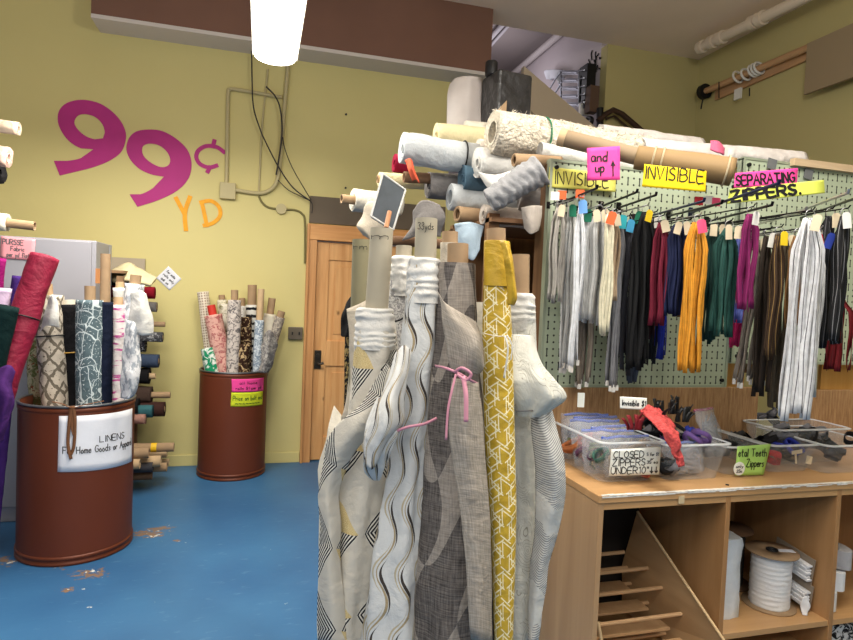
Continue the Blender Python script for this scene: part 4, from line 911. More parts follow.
# bottom tier
H('brown tube end lowest on the rack, left of the cream knobbly roll', (457, 214), (560, 225), 8, 2.85, CARD, core=7, core_m=CARD, seed=1, wob=0, dy=.1)
H('cream knobbly roll low on the rack beside the pegboard edge', (483, 214), (543, 222), 10, 2.72, cloth('knobbly', (184, 174, 164), .15), seed=2, wob=.12, hole=4)
H('pale blue roll with a wide open end, under the denim roll', (450, 197), (545, 206), 13, 2.9, M_pblue, seed=3, wob=.04, hole=9)
H('dark brown bare core pointing left beside the tall grey core', (386, 240), (470, 246), 5, 2.7, CARDD, core=4.4, core_m=CARDD, seed=4, wob=0)
H('grey taupe roll folded under the big pale blue roll', (428, 185), (500, 190), 13, 3.0, M_dgrey, seed=5, wob=.08, hole=4)
H('dark denim blue roll in the middle of the pile', (462, 178), (545, 184), 13, 2.88, M_denim, seed=6, wob=.05, hole=4)
H('cream roll with a bare core sticking out, leftmost of the pile', (353, 200), (400, 205), 11, 2.9, M_offw, core=4.5, ex0=12, seed=7, dy=.05)
H('small cream core end above the leftmost cream roll', (379, 179), (440, 184), 7, 3.05, M_creamy, core=4, ex0=2, seed=8)
H('burgundy roll end at the left of the pile', (394, 163), (408, 165), 9, 3.1, cloth('burgundy', (128, 20, 48)), seed=9, wob=.06, hole=4)
H('brown bare core end under the orange cloth', (404, 177), (470, 181), 5.5, 2.95, CARDD, core=5, core_m=CARDD, seed=10, wob=0)
# middle tier
H('big pale blue grey roll tied in black at the left of the pile', (402, 148), (520, 166), 15.5, 2.85, M_pblue, seed=11, wob=.06, hole=5, tie=.5, tie_m=BLACK, r1=.07)
H('white roll with a wound spiral end in the middle of the pile', (477, 163), (560, 166), 15, 2.78, M_white, seed=12, wob=.03, hole=5)
H('small brown core end just left of the pegboard top', (514, 160), (560, 162), 6.5, 2.62, CARD, core=6, core_m=CARD, seed=13, wob=0)
H('cream yellow flat bolt on top of the pile at the left', (436, 134), (560, 146), 11, 3.15, M_creamy, seed=14, wob=.03, hole=2)
H('second cream bolt end behind the shaggy roll', (465, 131), (560, 140), 10, 3.3, M_offw, seed=15, wob=.04)
H('cream patterned roll just under the shaggy roll', (478, 147), (640, 166), 8, 2.95, cloth('cream_stripe', (206, 196, 184), .15), seed=21, wob=.06)
# grey wrinkled roll sloping
roll('fabric_roll', 'grey wrinkled roll slanting up to the pegboard corner', D(489, 201, 2.60), D(541, 170, 2.58), .044, M_grey, group=G6, wob=.12, ridge=.010, r1=.062, seed=2, hole=.02)
roll('fabric_roll', 'mottled grey roll under the slanting wrinkled roll', D(520, 196, 2.75), D(545, 200, 2.75), .07, cloth('mottled', (158, 152, 148), .2), group=G6, wob=.12, seed=4)
# shaggy
SH = mat('cloth_shag', (214, 204, 186), .95, var=.18, vs=40, bump=1, bs=70, bd=.02)
ts = H('large shaggy off white roll with an open end on top of the pile', (492, 132), (650, 156), 21, 2.72, SH, seed=17, wob=.07, hole=13, r1=.085, tie=.3, tie_m=mat('green_tie', (40, 112, 78), .6))
b = MB(); rnd = random.Random(3); p0 = D(492, 132, 2.72); p1 = atY(650, 156, p0.y); ax = (p1-p0).normalized(); a_, b_ = frame_of(ax); L = (p1-p0).length
for k in range(900):
    s_ = rnd.random()*L; th = rnd.random()*2*PI; rr = lerp(21*2.72/F, .085, s_/L); o_ = p0+ax*s_+(a_*math.cos(th)+b_*math.sin(th))*rr; v = ((a_*math.cos(th)+b_*math.sin(th))*rnd.uniform(.2, 1)+ax*rnd.uniform(-1, 1)+Vector((0, 0, -.4))).normalized()*rnd.uniform(.012, .028); sd = v.cross(ax).normalized()*.0022
    b.add([o_-sd, o_+sd, o_+v*.6+sd+Vector((0, 0, .002)), o_+v], [(0, 1, 2, 3)])
b.build('shag_pile', SH, ts, kind='stuff')
# brown tube and paper-wrapped roll
pA = D(560, 137, 2.52); pB = D(640, 158, 2.44); pC = D(733, 172, 2.33)
b = MB(); b.hollow(pA, pB+(pC-pA)*.1, 8.5*2.5/F, 7*2.5/F, 24); o = b.build('cardboard_tube', mat('tube_brown', (142, 122, 96), .7, var=.05), label='long grey brown tube resting on the pegboard, above the pink sign', cat='cardboard tube')
b = MB(); q = (pB-pA).normalized(); b.hollow(pA-q*.004, pA+q*.025, 9*2.5/F, 6.9*2.5/F, 24); b.build('tube_collar', CARDK, o)
roll('paper_roll', 'thick brown paper roll tied in white, right of the pink and-up sign', pB-(pC-pB)*.04, pC, 11.8*2.4/F, mat('kraft_paper', (140, 114, 78), .7, var=.05), group=None, cat='paper roll', wob=.02, r1=.055, tie=[.18, .27, .93], tie_m=mat('tie_mixed', (176, 160, 130), .7), seed=3, hole=.02)
H('long white roll lying on the pegboard top at the far right', (640, 150), (800, 162), 11, 2.86, cloth('white_loose', (208, 202, 198), .1), seed=19, wob=.08)
H('white roll behind the long brown tube, topmost on the rack right', (600, 132), (700, 146), 8, 3.1, cloth('white_loose', None), seed=20, wob=.1, hole=3)
H('thin white roll under the shaggy roll at the pegboard corner', (540, 150), (640, 168), 7.5, 2.66, M_white, seed=18, wob=.06)
# draped cloths of the pile
def drape(name, rows, m, label, cat='cloth', **kw):
    b = MB(); patch(b, [[D(*q) for q in r_] for r_ in rows], **kw); return b.build(name, m, label=label, cat=cat)
drape('hanging_cloth', [[(478, 172, 2.62), (494, 174, 2.6), (512, 170, 2.62)], [(486, 186, 2.62), (500, 186, 2.58), (514, 178, 2.62)], [(494, 196, 2.62), (502, 194, 2.6), (516, 186, 2.62)]], M_white, 'white cloth end drooping below the white spiral roll', amp=.01)
drape('hanging_cloth', [[(455, 224, 2.66), (468, 222, 2.64), (484, 226, 2.66)], [(458, 240, 2.66), (470, 240, 2.62), (482, 238, 2.66)], [(462, 254, 2.66), (472, 260, 2.64), (480, 250, 2.66)]], cloth('sky', (164, 182, 196)), 'pale blue frayed cloth hanging below the brown tube end', amp=.012)
drape('hanging_cloth', [[(404, 160, 2.78), (409, 158, 2.77), (412, 160, 2.78)], [(409, 170, 2.77), (413, 168, 2.75), (417, 172, 2.77)], [(413, 181, 2.78), (417, 180, 2.77), (420, 183, 2.78)]], cloth('coral', (214, 96, 70), .12), 'coral orange cloth scrap at the left of the pile', amp=.01, thick=.006)
drape('hanging_cloth', [[(412, 210, 2.62), (426, 200, 2.6), (442, 204, 2.62)], [(410, 224, 2.62), (424, 220, 2.58), (444, 218, 2.62)], [(404, 240, 2.64), (420, 236, 2.62), (440, 238, 2.64)]], M_dgrey, 'grey taupe cloth hanging behind the tall printed core', amp=.02)
drape('hanging_cloth', [[(364, 208, 2.6), (372, 202, 2.6), (384, 206, 2.6)], [(358, 224, 2.58), (366, 226, 2.55), (384, 224, 2.6)], [(362, 236, 2.6), (370, 240, 2.58), (382, 238, 2.62)]], M_beige, 'beige crumpled cloth below the slate board', amp=.02)
drape('hanging_cloth', [[(520, 208, 2.62), (532, 206, 2.6), (543, 206, 2.62)], [(522, 220, 2.62), (532, 222, 2.58), (541, 222, 2.62)], [(524, 228, 2.62), (532, 234, 2.6), (539, 230, 2.62)]], cloth('knobbly', None), 'cream cloth end drooping beside the pegboard edge', amp=.012)
drape('hanging_cloth', [[(708, 140, 2.6), (716, 142, 2.58), (724, 148, 2.6)], [(712, 150, 2.56), (720, 152, 2.54), (727, 154, 2.58)]], cloth('rose', (190, 92, 120)), 'small rose pink cloth scrap on the long white roll', amp=.02, thick=.006)
# slate board
P4 = [D(383, 174, 2.32), D(405.5, 190, 2.30), D(393, 230, 2.22), D(371, 216, 2.24)]
b = MB(); n_ = (P4[1]-P4[0]).cross(P4[3]-P4[0]).normalized(); b.add(P4+[p+n_*.012 for p in P4], [(0, 3, 2, 1), (4, 5, 6, 7), (0, 1, 5, 4), (1, 2, 6, 5), (2, 3, 7, 6), (3, 0, 4, 7)]); sl = b.build('slate_board', mat('slate', (66, 72, 78), .5, var=.15, vs=18), label='tilted dark slate board with pale edges above the grey core', cat='board')
b = MB()
for i in range(4): b.tube([P4[i], P4[(i+1) % 4]], .004, 6)
b.build('edge', mat('edge_grey', (190, 190, 188), .6), sl)
b = MB(); b.tube([D(389.5, 212, 2.2), D(386, 228, 2.16)], .009, 8); b.build('wooden_clip', wood('clip', (170, 118, 82), (196, 144, 104)), sl)
# upright things behind the pile
t = thing('wrapped_bolt', 'wide pale plastic wrapped bolt standing behind the pile', 'fabric bolt', D(465, 140, 3.5))
b = MB(); patch(b, [[D(449, 84, 3.5), D(456, 78, 3.47), D(470, 76, 3.45), D(483, 78, 3.5)], [D(447, 105, 3.5), D(456, 104, 3.46), D(468, 104, 3.45), D(482, 104, 3.5)], [D(445, 140, 3.5), D(455, 140, 3.46), D(468, 140, 3.45), D(482, 140, 3.5)]], amp=.01, thick=.12); b.build('wrap', mat('plastic_wrap', (176, 168, 164), .4, var=.08, vs=9), t)
t = thing('dark_bag', 'tall dark plastic wrapped box standing behind the shaggy roll', 'bag', D(505, 130, 3.45))
b = MB(); b.box(D(506, 101, 3.45), (.22, .2, .27), Matrix.Rotation(.15, 3, 'Z')); b.build('bag_body', mat('dark_wrap', (48, 47, 48), .3, var=.3, vs=14, bump=.8, bs=12, bd=.02), t, bevel=.015)
b = MB(); b.lathe([(.001, .0), (.033, 0), (.035, .01), (.035, .075), (.031, .08), (.001, .078)], D(491, 76, 3.42), 20); b.build('black_can', BLACK, label='small black can standing on the dark wrapped box', cat='can')
b = MB(); q0 = D(498, 98, 3.2); b.poly([[(0, 0), (.075, 0), (.075, .085)]], D(492, 116, 3.2), RH, AZ, .004); b.build('cardboard_corner', CARD, label='triangular scrap of brown cardboard in front of the dark box', cat='cardboard')
# stair stringer, rail, cart etc. beyond
b = MB(); A = atY(524, 66, YW-.3); B = atY(618, 146, YW-.3); dn = Vector((0, 0, -.34))
v = [A, B, B+dn, A+dn]; b.add(v+[p+Vector((0, .06, 0)) for p in v], [(0, 3, 2, 1), (4, 5, 6, 7), (0, 1, 5, 4), (1, 2, 6, 5), (2, 3, 7, 6), (3, 0, 4, 7)]); b.build('stair_stringer', mat('stringer', (186, 170, 148), .6), label='beige sloping stair side board above the pile of rolls', cat='stairs')
t = thing('handrail', 'dark handrail sloping down along the stair wall', 'handrail', atY(612, 112, YW-.1))
RAILM = mat('handrail_brown', (62, 44, 36), .4)
b = MB(); b.tube([atY(598, 121, YW-.1), atY(606, 114, YW-.1), atY(613, 110, YW-.1), atY(622, 114, YW-.1), atY(655, 142, YW-.1)], .028, 10); b.build('rail', RAILM, t)
b = MB(); b.tube([atY(600, 108, YW-.08), atY(600, 135, YW-.08)], .035, 8); b.build('bracket', BLACK, t)
b = MB(); b.tube([atY(606, 119, YW-.06), atY(614, 116, YW-.06), atY(650, 146, YW-.06)], .012, 8); b.build('lower_rail', RAILM, t)
t = thing('basket_cart', 'chrome wire basket shelf at the top of the stair', 'cart', atY(580, 110, YB-.2))
WM = mat('wire', (140, 142, 150), .3, .9)
def wires(lines, r, name, m=WM):
    b = MB()
    for l in lines: b.tube([SW(q[0], q[1], .14+(q[2] if len(q) > 2 else 0)) for q in l], r, 6)
    b.build(name, m, t)
for x in (561, 579, 584): wires([[(x, 70), (x, 108)]], .012, 'post')
for k in range(5): y = 71+k*8; wires([[(561, y), (579, y, ), (584, y-1, .15)], [(561, y+3), (579, y+3)], [(563, y+1.5), (577, y+1.5)]], .007, 'basket')
wires([[(548, 92), (556, 78), (562, 70)], [(552, 98), (562, 82)]], .01, 'side_frame')
b = MB(); b.box(SW(587, 84), (.1, .16, .36)); b.build('dark_bag', BLACK, label='black bag hanging beside the wire basket shelf', cat='bag')
b = MB(); b.box(SW(592, 100), (.1, .10, .26)); b.build('box', mat('box_brown', (96, 74, 60), .7), label='brown box standing right of the wire basket shelf', cat='box')
b = MB(); b.box(SW(584.5, 96), (.1, .04, .4)); b.build('white_panel', WHITEP, label='narrow white panel between the basket shelf and the brown box', cat='panel')
b = MB(); b.tube(cr([SW(586, 122), SW(588, 118), SW(592, 119), SW(591, 124), SW(589, 130)], 5), .02, 8); b.build('black_hook', BLACK, label='curved black hook shape below the brown box', cat='hook')
b = MB(); patch(b, [[SW(545, 72), SW(554, 68), SW(562, 72)], [SW(546, 80), SW(555, 78), SW(560, 80)]], amp=.08, fr=6, thick=.05); b.build('paper_heap', PAPER, label='crumpled white papers left of the wire basket shelf', cat='paper')
b = MB(); rnd = random.Random(9)
for k in range(12): a = SW(rnd.uniform(589, 601), rnd.uniform(58, 76), .008); c = a+Vector((0, rnd.uniform(-.1, .1), rnd.uniform(-.12, .12))); b.tube([a, (a+c)/2+Vector((0, .02, .02)), c], .007, 5)
b.build('wall_drawing', INK, label='black scribbled drawing on the stairwell wall', cat='drawing')
b = MB(); b.tube([Vector((x2-.06, atX(512, 82, x2).y, ZS-.12)), Vector((x2-.06, atX(572, 16, x2).y, ZS-.12))], .04, 10); b.build('ceiling_pipe', mat('pipe_grey', (206, 198, 196), .5), label='grey pipe running up along the stairwell ceiling', cat='pipe')
b = MB(); b.tube([atZ(480, 50, ZS-.05), atZ(520, 5, ZS-.05)], .03, 10); b.tube([atZ(485, 52, ZS-.05), atZ(525, 7, ZS-.05)], .02, 8); b.build('tube_lamp', mat('pipe_grey2', (190, 186, 190), .5), label='twin pale pipe high in the stairwell beside the brown soffit', cat='pipe')

# ------------------------------------------------------------------ right wall
XR = x3
PIPEM = mat('pipe_cream', (214, 198, 176), .5)
t = thing('ceiling_pipe', 'cream painted pipe with couplings high on the right wall', 'pipe', atX(750, 24, XR-.38))
a, c = atX(701, 47, XR-.38), atX(812, -6, XR-.38); c.z = a.z = (a.z+c.z)/2
q = atX(740, 30, XR-.38)
a = Vector((XR-.38, atX(702, 47, XR-.38).y, 0)); e = atX(806, -3, XR-.38)
z1 = atX(702, 47, XR-.38).z; z2 = e.z
A = Vector((XR-.38, a.y, z1)); B = Vector((XR-.38, e.y, z2)); dd_ = (B-A).normalized(); B2 = B+dd_*.8
b = MB(); b.tube([A, B2], .045, 14); b.build('pipe', PIPEM, t)
for f_ in (.0, .12, .22, .55, .62): p = A+(B-A)*f_; b = MB(); b.tube([p-dd_*.03, p+dd_*.03], .062, 16); b.build('coupling', PIPEM, t)
# pole bracket
t = thing('curtain_pole', 'wooden pole on a plank with white rings along the right wall', 'curtain pole', atX(760, 70, XR-.08))
PW = wood('pole', (176, 134, 96), (204, 164, 122), 'y', .5, False)
A = atX(714, 91, XR-.06); B = atX(812, 47, XR-.06); dd_ = (B-A); up_ = Vector((0, 0, .065))
def bar(A, B, h, dpt, m, name, par):
    b = MB(); v = []
    for P_ in (A, B):
        for sx, sz in ((-1, -1), (-1, 1), (1, 1), (1, -1)): v.append(P_+Vector((sx*dpt/2, 0, sz*h/2)))
    b.add(v, [(0, 1, 2, 3), (7, 6, 5, 4), (0, 4, 5, 1), (1, 5, 6, 2), (2, 6, 7, 3), (3, 7, 4, 0)]); return b.build(name, m, par, bevel=.003)
bar(atX(716, 95, XR-.02), atX(853, 33, XR-.02)+Vector((0, -.3, .0)), .11, .03, PW, 'plank', t)
b = MB(); b.tube([atX(706, 91, XR-.09), atX(812, 46, XR-.09)], .03, 14); b.build('pole', PW, t)
b = MB(); q = atX(706, 91, XR-.09); b.tube([q, q+Vector((0, .05, 0))], .075, 20); b.build('finial', BLACK, t)
b = MB(); b.tube(cr([atX(707, 93, XR-.09), atX(703, 99, XR-.09), atX(701, 109, XR-.09)], 4), .008, 6); b.build('cord', BLACK, t)
b = MB(); b.tube([atX(719, 82, XR-.12), atX(719, 98, XR-.12)], .006, 6); b.build('bracket', BLACK, t)
b = MB(); b.tube([atX(749.5, 88, XR-.1), atX(749.5, 96, XR-.1)], .006, 6); b.build('bracket', BLACK, t)
for px, py in ((738, 77), (746, 74.5), (753, 71), (756, 69.5), (759, 68)):
    q = atX(px, py, XR-.09); b = MB(); b.tube([q+Vector((math.cos(2*PI*k/18)*.055, (math.sin(2*PI*k/18))*.018, math.sin(2*PI*k/18)*.055)) for k in range(19)], .011, 6, False); b.build('ring', WHITEP, t)
b = MB(); q = atX(738, 94, XR-.1); b.box(q, (.02, .08, .1)); b.build('tag', WHITEP, t)
TL_, BL_ = atX(809, 44, XR-.13), atX(811, 93, XR-.13); TR_ = atX(860, 20, XR-.13); BR_ = atX(860, 78, XR-.13)
b = MB(); b.bb(XR-.15, XR-.12, TR_.y-.6, TL_.y, (BL_.z), (TL_.z)); b.build('wall_board', mat('board_beige', (150, 132, 104), .7), label='flat beige board mounted on the right wall over the pole end', cat='board')

# ------------------------------------------------------------------ counter
CW = wood('counter', (180, 138, 92), (200, 158, 110), 'x', .38, sc=.6); CV = wood('counter_side', (170, 134, 96), (190, 154, 114), 'z', .42, sc=.5); CI = wood('counter_inner', (154, 112, 70), (178, 136, 92), 'z', .5, sc=.5)
t = thing('wooden_counter', 'honey brown wooden counter with open compartments under the pegboard', 'counter', (XC+.9, YC+.28, 0))
XE = XC+2.1; TH = .022
sh_z = atY(722, 636, YC).z; xa = atY(728.5, 520, YC).x; xb = atY(839, 520, YC).x
b = MB(); b.bb(XC-.004, XE, YC, YC+.56, ZCT-.03, ZCT); b.build('worktop', CW, t, bevel=.003)
b = MB(); b.bb(XC+.02, XE, YC+.006, YC+.02, ZCT-.055, ZCT-.03); b.build('front_rail', CW, t)
for x, m_ in ((XC, CV), (xa-.011, CI), (xb-.011, CI), (XE-.022, CI)): b = MB(); b.bb(x, x+.022, YC+.004, YC+.55, 0, ZCT-.031); b.build('upright', m_, t, bevel=.002)
b = MB(); b.bb(xa+.011, xb-.011, YC+.008, YC+.54, sh_z-.022, sh_z); b.build('shelf', CW, t); b = MB(); b.bb(xb+.011, XE-.03, YC+.008, YC+.54, sh_z-.022, sh_z); b.build('shelf', CW, t)
b = MB(); b.bb(XC+.022, XE-.022, YC+.008, YC+.54, .08, .10); b.build('bottom_shelf', CW, t)
b = MB(); b.bb(xa+.011, XE, YC+.545, YC+.555, .08, ZCT-.031); b.build('back_panel', CI, t)
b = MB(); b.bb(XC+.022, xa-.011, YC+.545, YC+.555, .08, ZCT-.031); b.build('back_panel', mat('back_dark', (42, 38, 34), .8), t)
b = MB(); rnd = random.Random(4); x = XC+.01   # chipped white edge
while x < XE-.02:
    w_ = rnd.uniform(.02, .06); b.box((x+w_/2, YC-.0012, ZCT-.004+rnd.uniform(-.002, .002)), (w_*1.05, .003, rnd.uniform(.003, .009))); b.box((x+w_/2, YC+.004, ZCT+.0006), (w_*1.05, rnd.uniform(.008, .018), .0016)); x += w_
b.build('worn_edge_tape', mat('worn_tape', (224, 220, 212), .6, var=.2, vs=60), t)
b = MB(); q = atY(681, 499.5, YC); b.box((q.x, YC-.002, q.z), (.025, .004, .03)); b.build('tape_piece', mat('tape_clear', (196, 176, 140), .3), t)
b = MB(); b.tube([atZ(725.5, 484.5, ZCT+.002), atZ(729, 485, ZCT+.002)], .003, 6); b.build('small_chip', BLACK, label='tiny black scrap lying on the counter before the bins', cat='scrap')
# backboard
BB = mat('backboard', rough=.85, fn=lambda N: (lambda x, y, z: N.mix(((N.noise(1, 5, N.vec(x*90, y*10, z*9), .7)-.35)*2.4).cl(), S(140, 106, 72), S(190, 152, 110)))(*N.ob()), bump=.4, bs=120)
zt1 = atY(640, 387, YP).z; b = MB(); xs = atY(757, 390, YP).x
b.bb(XC+.005, xs, YP-.012, YP+.012, ZCT, zt1); b.build('backboard', BB, label='rough brown board behind the bins, left section', cat='board', bevel=.003)
b = MB(); b.bb(atY(784, 390, YP).x, XE, YP-.012, YP+.012, ZCT, zt1-.015); b.build('backboard', BB, label='rough brown board behind the white zippers, right section', cat='board', bevel=.003)
b = MB(); q = atY(733, 374, YP+.06); b.box((q.x, YP+.06, q.z-.05), (.12, .02, .22)); b.build('plank', wood('yellow', (196, 142, 70), (210, 160, 90)), label='small yellow wood panel showing below the pegboard between green and brown zippers', cat='board')
b = MB(); q = atY(842, 374, YP+.06); b.box((q.x, YP+.06, q.z-.05), (.30, .02, .22)); b.build('plank', wood('yellow', (196, 142, 70), (210, 160, 90)), label='yellow wood panel behind the white and black zippers at the right', cat='board')
# ---- pegboards
def peg_fn(N):
    x, y, z = N.ob(); a = (x/.03).fr()-.5; c = (z/.03).fr()-.5; h = (a*a+c*c).lt(.026)
    s1 = ((x/.06+.25).fr()-.5).ab().lt(.05)*((z/.06).fr()-.5).ab().lt(.26)
    return N.mix(h.mx(s1), S(176, 188, 162), S(44, 46, 42))
PEG = mat('pegboard', rough=.45, fn=peg_fn, metal=.0, spec=.5)
def pegboard(x0, x1, zt, zb, y, label):
    t = thing('pegboard', label, 'pegboard', ((x0+x1)/2, y, zb))
    b = MB(); b.bb(x0, x1, y-.006, y+.002, zb, zt); b.build('panel', PEG, t)
    b = MB(); 
    for xx in (x0, x1-.012): b.bb(xx, xx+.012, y-.012, y+.03, zb, zt)
    b.bb(x0, x1, y-.01, y+.03, zt-.006, zt+.006); b.bb(x0, x1, y-.01, y+.03, zb-.006, zb+.006); b.build('frame', mat('peg_frame', (160, 170, 150), .4, .3), t)
    for xx in (x0+.03, x1-.03):
        for zz in (zt-.03, zb+.03): b = MB(); b.tube([(xx, y-.018, zz), (xx, y-.004, zz)], .009, 10); b.build('screw', BLACK, t)
    return t
xp0 = atY(544, 270, YP).x; xp1 = atY(732, 270, YP).x; zpt = atY(548, 160, YP).z; zpb = atY(640, 386, YP).z
pegboard(xp0, xp1, zpt, zpb, YP, 'sage green metal pegboard behind the white, black and orange zippers')
zpt2 = atY(733, 157, YP-.02).z
pegboard(xp1+.002, xp1+1.0, zpt2, zpb+.12, YP-.02, 'raised sage green pegboard behind the green and brown zippers at the right')
# ---- hooks
HB = mat('hook_black', (26, 24, 26), .4, .5); HW = mat('hook_chrome', (190, 188, 186), .3, .8); HN = mat('hook_navy', (26, 34, 66), .4)
def hook(a, tip, dt, m, label, r=.005):
    A = atY(a[0], a[1], YP-.008); T = D(tip[0], tip[1], dt); b = MB(); b.tube([A+Vector((0, .0, .0)), A+(T-A)*.9, T, T+Vector((0, -.003, .012))], r, 8); t = b.build('pegboard_hook', m, label=label, cat='hook', group='hooks on the pegboards')
    b = MB(); b.box(A+Vector((0, -.004, 0)), (.02, .006, .05)); b.build('hook_plate', m, t)
hook((560, 203), (597, 188), 2.25, HB, 'black hook carrying the white zippers at the left end')
hook((600, 207), (637, 192), 2.25, HB, 'black hook carrying the tan and cream zippers')
hook((618, 208), (656, 195), 2.25, HB, 'black hook with a blue price strip over the charcoal zippers')
hook((650, 216), (704, 201), 2.15, HN, 'navy hook above the burgundy and navy zippers')
hook((668, 216), (722, 203), 2.12, HB, 'black hook above the orange yellow zippers')
hook((690, 213), (779, 183), 1.95, HN, 'long navy rod crossing the ZIPPERS sign', .006)
hook((706, 222), (772, 205), 2.05, HB, 'black hook above the dark green zippers')
hook((752, 226), (806, 210), 2.08, HW, 'chrome hook above the brown zippers')
hook((770, 222), (848, 193), 1.95, HW, 'long chrome rod above the white zippers')
hook((800, 218), (862, 196), 1.98, HB, 'black rod above the black zippers at the right edge')
# ---- zippers
def tape_mat(name, c, teeth=None, soft=.75):
    def f(N):
        u, v = N.uv(); tc = teeth or tuple(int(x*.72) for x in c); base_ = N.mix(((N.noise(40, 3)-.3)*2).cl(), S(*[int(x*.86) for x in c]), S(*c)); return N.mix((u-.5).ab().lt(.06 if teeth else .06), base_, S(*tc))
    return mat('tape_'+name, rough=soft, fn=f, spec=.25)
TAG = {'cream': (216, 200, 170), 'white': (226, 224, 216), 'green': (32, 120, 92), 'blue': (74, 164, 210), 'teal': (40, 150, 160), 'orange': (240, 96, 50), 'yellow': (240, 204, 40), 'pink': (232, 80, 120), 'red': (180, 40, 50), 'navy': (40, 60, 150), 'sky': (110, 160, 220)}
ENDM = mat('zip_end', (206, 202, 196), .5)
zc = [0]
def zips(px, top, bot, wpx, d, cname, c, label, tags=('cream',), n=7, spread=1.0, teeth=None, ends=False, group='zipper bundles hanging on the pegboard', pull=True, flare=0):
    zc[0] += 1; rnd = random.Random(zc[0]*7); T = D(px, top, d); s = d/F; m = tape_mat(cname, c, teeth)
    t = thing('zipper_bundle', label, 'zippers', T, group); Lz = (D(px, top, d)-D(px, bot, d)).length
    n = int(n*1.5)+1
    for k in range(n):
        f_ = (k+.5)/n-.5; xo = f_*wpx*s*1.12; yo = rnd.uniform(-.03, .03); w_ = max(.015, wpx*s/n*3.1); L = Lz*rnd.uniform(.94, 1.0); ang = rnd.uniform(-.7, .7); P = []; uvs = []
        ro = max(12, int(L/.035)); ph = rnd.uniform(0, 6)
        dx_ = xo*spread
        for i in range(ro+1):
            q = i/ro; wob_ = .0035*math.sin(q*9+ph)+.003*nz(q*5, k*3.3, zc[0]); e = min(1, q*6); a_ = ang+.5*math.sin(q*3+ph)
            cx = xo*.35*(1-e)+lerp(xo, dx_, q)*e+wob_+flare*s*q*q; c_ = T+RH*cx+FH*(yo*e+.003*math.sin(q*7+ph*2))+Vector((0, 0, -L*q)); v_ = RH*math.cos(a_)+FH*math.sin(a_); ww = w_*(.55+.45*e)
            P.append([c_-v_*ww/2, c_, c_+v_*ww/2]); uvs.append([(0, q*L), (.5, q*L), (1, q*L)])
        b = MB(); b.grid(P, .0018, uvs); z_ = b.build('zipper', m, t)
        if ends: b = MB(); e_ = P[-1][1]; b.box(e_+Vector((0, 0, -.006)), (w_*.7, .006, .022)); b.build('tape_end', ENDM, z_)
    b = MB(); B_ = Vector((T.x, YP-.01, T.z+.022)); b.tube([B_, Vector((T.x, T.y-.01, T.z+.026)), Vector((T.x, T.y-.018, T.z+.036))], .0026, 6); b.box(B_, (.014, .006, .03)); b.build('pegboard_hook', HW if zc[0] % 3 == 0 else HB, label=('short hook holding the '+' '.join(label.split()[:9])), cat='hook', group='short hooks holding one zipper bundle each')
    b = MB(); b.tube([T+RH*math.cos(2*PI*k/14)*.016+Vector((0, 0, .012+.016*math.sin(2*PI*k/14))) for k in range(15)], .0016, 5, False); b.build('ring', METAL, t)
    for k, tg in enumerate(tags):
        mt = mat('tag_'+tg, TAG[tg], .7); ww, hh = rnd.uniform(.026, .034), rnd.uniform(.045, .06); b = MB(); c_ = T+RH*((k-(len(tags)-1)/2)*.034)-FH*(.035+.004*k)+Vector((0, 0, -.02)); rz = Matrix.Rotation(-YAW+rnd.uniform(-.4, .4), 3, 'Z') @ Matrix.Rotation(rnd.uniform(-.3, .3), 3, 'Y')
        b.poly([[(-ww/2, -hh/2), (ww/2, -hh/2), (ww/2, hh*.35), (ww*.25, hh/2), (-ww*.25, hh/2), (-ww/2, hh*.35)]], c_, rz @ Vector((1, 0, 0)), rz @ Vector((0, 0, 1)), .0012); b.build('tag', mt, t)
    return t
zips(560, 207, 304, 14, 2.50, 'warm_grey', (172, 166, 158), 'light grey zipper bundle with fuzzy ends, leftmost on the pegboard', ('cream',), 6)
zips(571, 207, 372, 9, 2.52, 'pearl', (206, 206, 204), 'long pearl grey zipper bundle with a green tag', ('green',), 4, ends=True)
zips(581, 203, 371, 7, 2.42, 'white', (226, 228, 232), 'long bright white zipper bundle with a blue tag', ('sky',), 3, ends=True)
zips(586, 212, 322, 9, 2.56, 'white', None or (226, 228, 232), 'short white zipper bundle behind the blue tagged one', ('green',), 4)
zips(590, 222, 386, 12, 2.60, 'taupe', (136, 124, 112), 'long taupe zipper bundle hanging behind the white ones', (), 4, ends=True)
zips(599, 212, 326, 16, 2.40, 'silver', (190, 190, 188), 'broad silver grey zipper bundle spreading downward', ('cream', 'cream'), 7, 1.15)
zips(609, 214, 338, 8, 2.34, 'cream', (222, 214, 186), 'cream zipper bundle with an orange tag', ('orange',), 3)
zips(615, 216, 302, 9, 2.42, 'tan', (176, 150, 120), 'tan zipper bundle right of the cream one', ('cream',), 4)
zips(620, 218, 390, 8, 2.48, 'mid_grey', (120, 120, 124), 'long mid grey zipper bundle with white ends and a teal tag', ('teal',), 3, ends=True)
zips(628, 222, 376, 12, 2.52, 'charcoal', (58, 58, 64), 'charcoal zipper bundle with a bright blue tag', ('blue',), 5)
zips(636, 214, 360, 10, 2.58, 'plum_black', (40, 30, 36), 'plum black zipper bundle between the charcoal and black ones', ('green',), 4)
zips(646, 212, 372, 17, 2.40, 'black', (20, 20, 22), 'black zipper bundle with a yellow tag', ('yellow',), 8)
zips(655, 218, 340, 8, 2.55, 'dark_maroon', (52, 22, 30), 'narrow dark maroon zipper bundle beside the black one', ('white',), 4)
zips(662, 222, 327, 14, 2.38, 'burgundy', (112, 24, 46), 'burgundy zipper bundle between the black and navy ones', ('cream',), 6)
zips(667, 240, 361, 9, 2.56, 'royal', (30, 46, 150), 'royal blue zipper bundle with low hanging ends', (), 4)
zips(679, 224, 318, 16, 2.36, 'navy', (26, 34, 70), 'navy zipper bundle with cream tags', ('cream', 'cream'), 7)
